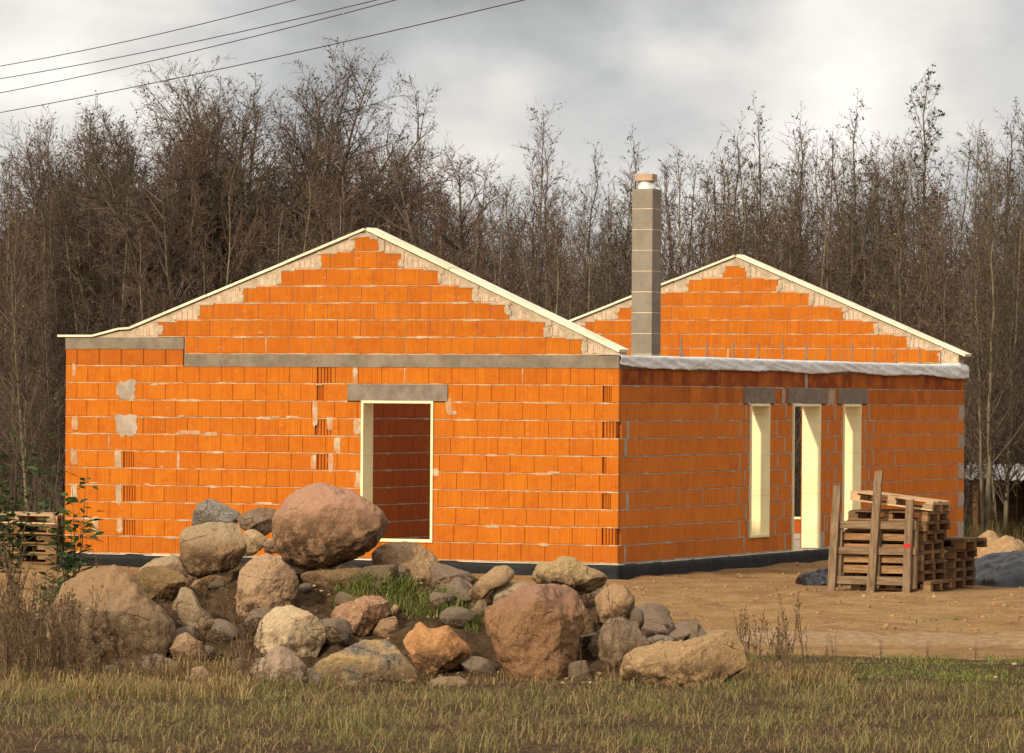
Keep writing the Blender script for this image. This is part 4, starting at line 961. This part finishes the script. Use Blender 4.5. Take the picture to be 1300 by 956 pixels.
TP['b']=slender(12,8.0,.06,50,1.5,15,.26,M['bark2'],M['twigr'],M['leafg'],60,.4,.05,.15,2)
TP['c']=slender(13,9.2,.08,50,1.8,14,.27,M['bark'],M['twig'],M['leafg'],520,.60,.06,.2,1,(.8,.42))
TP['d']=slender(14,7.2,.055,48,1.5,16,.27,M['bark2'],M['twig'],M['leafy'],110,.1,.055,.1,3)
TP['e']=slender(15,8.8,.07,60,1.7,15,.32,M['birch'],M['twigr'],M['leafg'],50,.5,.05,.2,1,(.7,.45))
TP['f']=slender(16,6.3,.05,44,1.4,16,.27,M['bark'],M['twigr'],M['leafy'],130,.0,.06,.08,3)
TP['g']=slender(17,8.2,.065,46,1.6,15,.27,M['bark2'],M['twig'],M['leafg'],200,.5,.06,.2,2,(.75,.4))
TP['w']=broad(18,10.2,1.0,M['bark2'],M['twig'])
TP['v']=broad(19,8.4,1.05,M['bark'],M['twigr'])
TP['t']=slender(20,10.9,.10,58,2.2,14,.28,M['bark'],M['twig'],M['leafg'],1500,.5,.062,.18,1,(.8,.42))
TH_={k:max(v.co.z for c in ch for v in c.data.vertices) for k,(r,ch) in TP.items()}
tu=set(); tq=random.Random(5)
TG='leafless trees of the wood behind the house'
def tree(k,px,Y,top=None,rz=None,label=None):
    r,ch=TP[k]; o=r if k not in tu else copy_tree(r,ch); tu.add(k)
    X=(px-650)/F*Y; o.location=(X,Y,.0)
    H=TH_[k]
    s=1.
    if top is not None: s=at(px,top,Y).z/H
    o.scale=(s*tq.uniform(.92,1.05),s*tq.uniform(.92,1.05),s); o.rotation_euler=(0,0,tq.uniform(0,6.28) if rz is None else rz)
    tag(o,label or 'slender leafless tree standing in the dense brown wood behind the house','tree',TG)
# skyline trees read from the photograph
tree('w',345,101,44,None,'tallest broad leafless tree with a wide fan of bare limbs, behind the front gable')
tree('w',262,104,86,None,'second broad leafless tree, just left of the tallest broad one')
for px,Y,top in ((228,99,90),(300,103,62),(385,102,78)):
    tree('w',px,Y,top,None,'broad leafless crown merging with the two tallest broad trees')
for px,Y,top in ((75,102,138),): tree('v',px,Y,top,None,'broad leafless tree with dense drooping twigs at the left edge of the wood')
tree('v',175,100,130,None,'broad leafless tree with dense twigs left of the two broadest ones')
tree('v',412,99,150,None,'lower broad leafless tree at the right flank of the tallest broad one')
for k,px,Y,top in (('e',20,99,135),('a',62,97,128),('c',85,103,112),('b',120,100,168),('g',-25,98,140),('d',140,97,200),('f',150,95,260),
 ('a',455,99,180),('g',490,101,165),('b',520,104,160),('e',560,106,212),('d',590,102,228),('b',700,102,165),('a',728,104,172),('g',765,103,190),('d',790,100,215),
 ('a',850,104,190),('b',880,101,178),('g',945,104,170),('e',985,106,150),('b',1040,104,165),('a',1095,103,150),('d',1120,100,170),('g',1190,104,160),('b',1225,102,150),('e',1275,103,160),('g',1335,102,120),('a',1370,100,140)):
    tree(k,px,Y,top)
tree('v',545,98,165,1.2,'crooked leafless tree with bent pale limbs right of the front gable peak')
tree('e',672,100,118,None,'feathery birch rising highest between the gable peak and the chimney')
tree('c',818,101,155,None,'slender alder with leafy tip right above the chimney')
tree('c',925,100,140,None,'slender leafy tipped alder left above the rear gable peak')
tree('c',985,99,114,None,'thin alder with a tall bare spire right above the rear gable peak')
tree('c',1022,102,128,None,'alder with small clustered leaves between two taller spires at right')
tree('c',1068,99,107,None,'tall slim alder with leafy tip left of the tallest leafy alder')
tree('t',1160,98,75,None,'tallest alder at right with green leaves on its pointed crown')
tree('c',1265,100,122,None,'leafy tipped alder at the right edge of the wood')
tree('g',1254,89.,200,None,'alder with a thick bare trunk standing right of the house by the shed')
tree('d',1276,90,230,None,'multi stemmed tree with thin bent trunks in front of the shed')
tree('g',38,88,300,None,'pale olive trunked tree at the left edge beside the house')
tree('d',70,89,330,None,'many stemmed low tree against the left corner of the house')
for Y0,n in ((93,22),(97,24),(104,26),(110,28),(117,28),(124,26)):
    for i in range(n):
        px=-170+1640*(i+tq.random())/n
        k=tq.choice('abdefgabdg'); sky=interp(px,[(-200,170),(80,190),(150,230),(230,190),(400,190),(440,220),(580,240),(660,190),(760,215),(850,185),(1000,168),(1170,155),(1300,160),(1500,165)])
        
        if Y0<96 and 1225<px<1400: continue
        tree(k,px,Y0+tq.uniform(-1.5,1.5),sky+abs(tq.gauss(20,38)))
# understorey that reads as one mass
def brush(name,n,y0,y1,h0,h1,seed,mat,xw=.16):
    q=random.Random(seed); g=MB()
    for i in range(n):
        Y=q.uniform(y0,y1); X=q.uniform(-xw,xw)*Y; h=q.uniform(h0,h1); a=q.uniform(0,6.28); l=q.uniform(.0,.35)
        if Y<96 and 1215<650+X*F/Y<1420: continue
        d=Vector((math.cos(a)*l,math.sin(a)*l,1)).normalized(); p=Vector((X,Y,-.05)); twig(g,p,d,h,.009,q)
        for k in range(9):
            u=q.uniform(.2,.95); pp=p+d*h*u; dd=rdir(d,q.uniform(.3,.9),q); dd.z=abs(dd.z); L=h*q.uniform(.15,.4)*(1.1-u*.6); twig(g,pp,dd,L,.0055,q)
            for m in range(2): twig(g,pp+dd*L*q.uniform(.3,.9),rdir(dd,q.uniform(.3,.8),q),L*.5,.004,q)
    return tag(g.build(name,mat,None,False,False),None,None,None,'stuff')
brush('undergrowth',2600,87,100,.8,3.4,1,M['twig'])
brush('distant_wood',4200,112,134,3.5,7.6,2,M['twigr'])
fl=[(X,Y,ground_h(X,Y),1.) for X,Y in ((gq.uniform(-.14,.14)*88,gq.uniform(83,92)) for _ in range(5000))]
o=blade_mesh('forest_grass',fl,M['dryg'],31,.45,.014,.8); tag(o,None,None,None,'stuff')
# leafy shrubs at the left edge
def shrub(X,Y,h,ns,nl,seed,label,lean=0):
    q=random.Random(seed); r=empty('leafy_shrub',(X,Y,ground_h(X,Y))); g=MB(); lf=MB()
    for i in range(ns):
        hh=h*q.uniform(.55,1.); a=q.uniform(0,6.28); l=q.uniform(.05,.28); P=[Vector((math.cos(a)*l*hh*t+lean*t*t,math.sin(a)*l*hh*t,hh*t-.03)) for t in (0,.3,.6,1.)]
        g.tube(P,[.012,.010,.007,.003],4,0,q.random(),False)
        for k in range(nl):
            t=q.uniform(.15,1.); j=min(2,int(t*3)); p=P[j].lerp(P[j+1],min(1,t*3-j)); b=q.uniform(0,6.28); u=Vector((math.cos(b),math.sin(b),q.uniform(-.3,.7))).normalized(); p=p+u*q.uniform(0,.16); L=q.uniform(.09,.17); w=u.cross(Vector((q.gauss(0,.4),q.gauss(0,.4),1))).normalized()*L*.24
            lf.add([p,p+u*L*.45+w,p+u*L+Vector((0,0,-.02)),p+u*L*.45-w],[(0,1,2,3)],0,q.random())
    g.build('stem',M['bark'],r,True,False); lf.build('leaves',M['shrubleaf'],r,False,False); tag(r,label,'shrub','green leaved shrubs at the left edge')
p=at(90,705,52.5); shrub(p.x,52.5,2.0,8,50,1,'tall green leaved shrub in front of the left house corner',-.15)
p=at(105,705,51.); shrub(p.x,51.,.42,3,22,2,'small green twig curving before the left end of the front wall',.22)
p=at(14,700,60); shrub(p.x,60,2.2,6,70,3,'slim green leaved shrub at the left edge of the picture')
p=at(70,740,47); shrub(p.x,47,.55,3,30,4,'low green leaved shrub on the soil bank left of the largest weathered boulder')
# ------------------------------------------------------------------ SHED IN THE WOOD
sh=empty('woodland_shed',(at(1262,600,92.5).x,92.5,0),math.radians(-6))
tag(sh,'low open shed with a pale corrugated roof between the trees at right','shed')
g=MB(); nn=60; vs=[];fs=[]
for i in range(nn+1):
    x=-.55+3.2*i/nn; dz=.025*math.sin(i*2.1)
    for y,z in ((-.9,1.10),(.9,1.36)): vs.append((x,y,z+dz))
for i in range(nn): fs.append((i*2,i*2+2,i*2+3,i*2+1))
g.add(vs,fs); o=g.build('roof',simple('pale_corrugated_sheet',(.62,.60,.58),(.30,.26,.24),2.5,.6,.2),sh,False,False); s_=o.modifiers.new('thick','SOLIDIFY'); s_.thickness=.02
for x in (-.4,.6,1.6,2.5):
    for y,h in ((-.8,.99),(.8,1.32)):
        g=MB(); g.box(x,x+.1,y,y+.1,-.1,h); g.build('post',M['wood_dark'],sh)
g=MB()
for i in range(18): g.box(-.38+i*.165,-.38+i*.165+.158,.92,.94,-.05,1.28,0,R.random())
g.build('plank_wall',M['wood_dark'],sh)
# ------------------------------------------------------------------ OVERHEAD WIRES
M['wire']=simple('dark_wire',(.035,.028,.024),None,9,.6,0)
for (a,b),lab in zip((((0,84),(375,0)),((0,100),(470,2)),((0,118),(502,0)),((0,143),(665,0))),('topmost of the four dark overhead wires','second overhead wire from the top, just above the third','third overhead wire from the top','lowest overhead wire, the one crossing in front of the tree crowns')):
    A=at(*a,72.);zA=A.z; k=HZ; 
    h=A.z-HC
    _,bb=deroll(*b); B=at(*b,F*h/(-bb))
    D=(B-A); pts=[A+D*t+Vector((0,0,.05*((t-.5)**2*4-1))) for t in [-.9+.1*i for i in range(30)]]
    g=MB(); g.tube(pts,.0062,5); o=g.build('overhead_wire',M['wire'],None,True,False); tag(o,lab,'wire','overhead wires')
# ------------------------------------------------------------------ SKY, SUN, CAMERA
AZ=math.radians(SUN_AZ);EL=math.radians(SUN_EL)
sd=Vector((-math.sin(AZ)*math.cos(EL),-math.cos(AZ)*math.cos(EL),math.sin(EL)))
L=bpy.data.lights.new('sun','SUN'); L.energy=SUN_E; L.angle=math.radians(SUN_ANG); L.color=(1.,.87,.66)
lo=bpy.data.objects.new('sun',L); COL.objects.link(lo); lo.rotation_euler=(-sd).to_track_quat('-Z','Y').to_euler(); lo.location=(-20,0,30)
w=bpy.data.worlds.new('World'); S.world=w; w.use_nodes=True; n=w.node_tree.nodes; l=w.node_tree.links; n.clear()
def N(t,**k):
    x=n.new(t)
    for a,b in k.items(): setattr(x,a,b)
    return x
tc=N('ShaderNodeTexCoord'); vec=tc.outputs['Generated']
sky=N('ShaderNodeTexSky',sky_type='NISHITA'); sky.sun_disc=False; sky.sun_elevation=EL; sky.sun_rotation=math.atan2(sd.x,sd.y)
def Mth(op,a,b=None):
    x=N('ShaderNodeMath',operation=op)
    for i,v in enumerate((a,b)):
        if v is None: continue
        if isinstance(v,bpy.types.NodeSocket): l.new(v,x.inputs[i])
        else: x.inputs[i].default_value=v
    return x.outputs[0]
def noi(sc,det,loc,zs=1.8):
    m=N('ShaderNodeMapping'); l.new(vec,m.inputs[0]); m.inputs['Scale'].default_value=(1,1,zs); m.inputs['Location'].default_value=loc
    x=N('ShaderNodeTexNoise'); l.new(m.outputs[0],x.inputs['Vector']); x.inputs['Scale'].default_value=sc; x.inputs['Detail'].default_value=det; x.inputs['Roughness'].default_value=.5; return x
def rng(v,a,b,c,d):
    x=N('ShaderNodeMapRange',interpolation_type='SMOOTHSTEP'); l.new(v,x.inputs[0])
    for i,y in zip(('From Min','From Max','To Min','To Max'),(a,b,c,d)): x.inputs[i].default_value=y
    return x.outputs[0]
warp=noi(26,5,(3,1,2)); wv=N('ShaderNodeVectorMath',operation='MULTIPLY_ADD'); l.new(warp.outputs['Color'],wv.inputs[0]); wv.inputs[1].default_value=(.07,.07,.05); l.new(vec,wv.inputs[2]); 
def lobe(px,py,rad,amp):
    a,b=deroll(px,py); d=Vector((a/F+.035,1,-b/F+.025)).normalized()
    x=N('ShaderNodeVectorMath',operation='DISTANCE'); l.new(wv.outputs[0],x.inputs[0]); x.inputs[1].default_value=(d.x,d.y+.035,d.z); return rng(x.outputs['Value'],rad/F,0,0,amp)
br=Mth('ADD',rng(noi(20,6,(0,0,0)).outputs['Fac'],.3,.7,.48,.64),rng(noi(48,5,(2,0,1),1.2).outputs['Fac'],.4,.7,-.015,.045))
for a in ((60,50,340,.32),(190,120,300,.14),(1080,-20,430,.30),(1020,190,330,.24),(600,165,220,.36),(800,80,360,-.25),(540,20,320,-.12),(1250,120,180,-.14),(800,200,260,.24),(350,20,200,-.06)): br=Mth('ADD',br,lobe(*a))
# thin bright cloud round the hidden sun
dt=N('ShaderNodeVectorMath',operation='DOT_PRODUCT'); l.new(vec,dt.inputs[0]); dt.inputs[1].default_value=sd
glow=Mth('MULTIPLY',Mth('POWER',Mth('MAXIMUM',dt.outputs['Value'],0.),3.),GLOW)
sp=N('ShaderNodeSeparateXYZ'); l.new(vec,sp.inputs[0])
up=rng(sp.outputs[2],.15,.9,0,UPS)
br=Mth('ADD',Mth('ADD',br,glow),up)
tint=N('ShaderNodeMix',data_type='RGBA'); l.new(rng(br,.5,.85,0,1),tint.inputs[0]); tint.inputs[6].default_value=(.985,.99,1.0,1); tint.inputs[7].default_value=(1.0,.955,.90,1)
cm=N('ShaderNodeVectorMath',operation='SCALE'); l.new(tint.outputs[2],cm.inputs[0]); l.new(br,cm.inputs['Scale'])
b1=N('ShaderNodeBackground'); l.new(sky.outputs[0],b1.inputs[0]); b1.inputs[1].default_value=.06
b2=N('ShaderNodeBackground'); l.new(cm.outputs[0],b2.inputs[0]); b2.inputs[1].default_value=SKY_S
mx=N('ShaderNodeMixShader'); mx.inputs[0].default_value=.93; l.new(b1.outputs[0],mx.inputs[1]); l.new(b2.outputs[0],mx.inputs[2])
out=N('ShaderNodeOutputWorld'); l.new(mx.outputs[0],out.inputs[0])
cam=bpy.data.cameras.new('camera'); cam.sensor_width=36; cam.lens=36*F/1300; cam.shift_x=0; cam.shift_y=(HZ-478)/1300; cam.clip_start=.5; cam.clip_end=3000
co=bpy.data.objects.new('camera',cam); COL.objects.link(co); co.matrix_world=Matrix.Translation((0,0,HC))@Matrix.Rotation(math.pi/2,4,'X')@Matrix.Rotation(RHO,4,'Z'); S.camera=co
vs_=S.view_settings; S.display_settings.display_device='sRGB'; vs_.view_transform='Standard'; vs_.look='None'; vs_.exposure=EXPO; vs_.gamma=1; vs_.use_curve_mapping=False
S.cycles.max_bounces=6; S.cycles.transparent_max_bounces=4
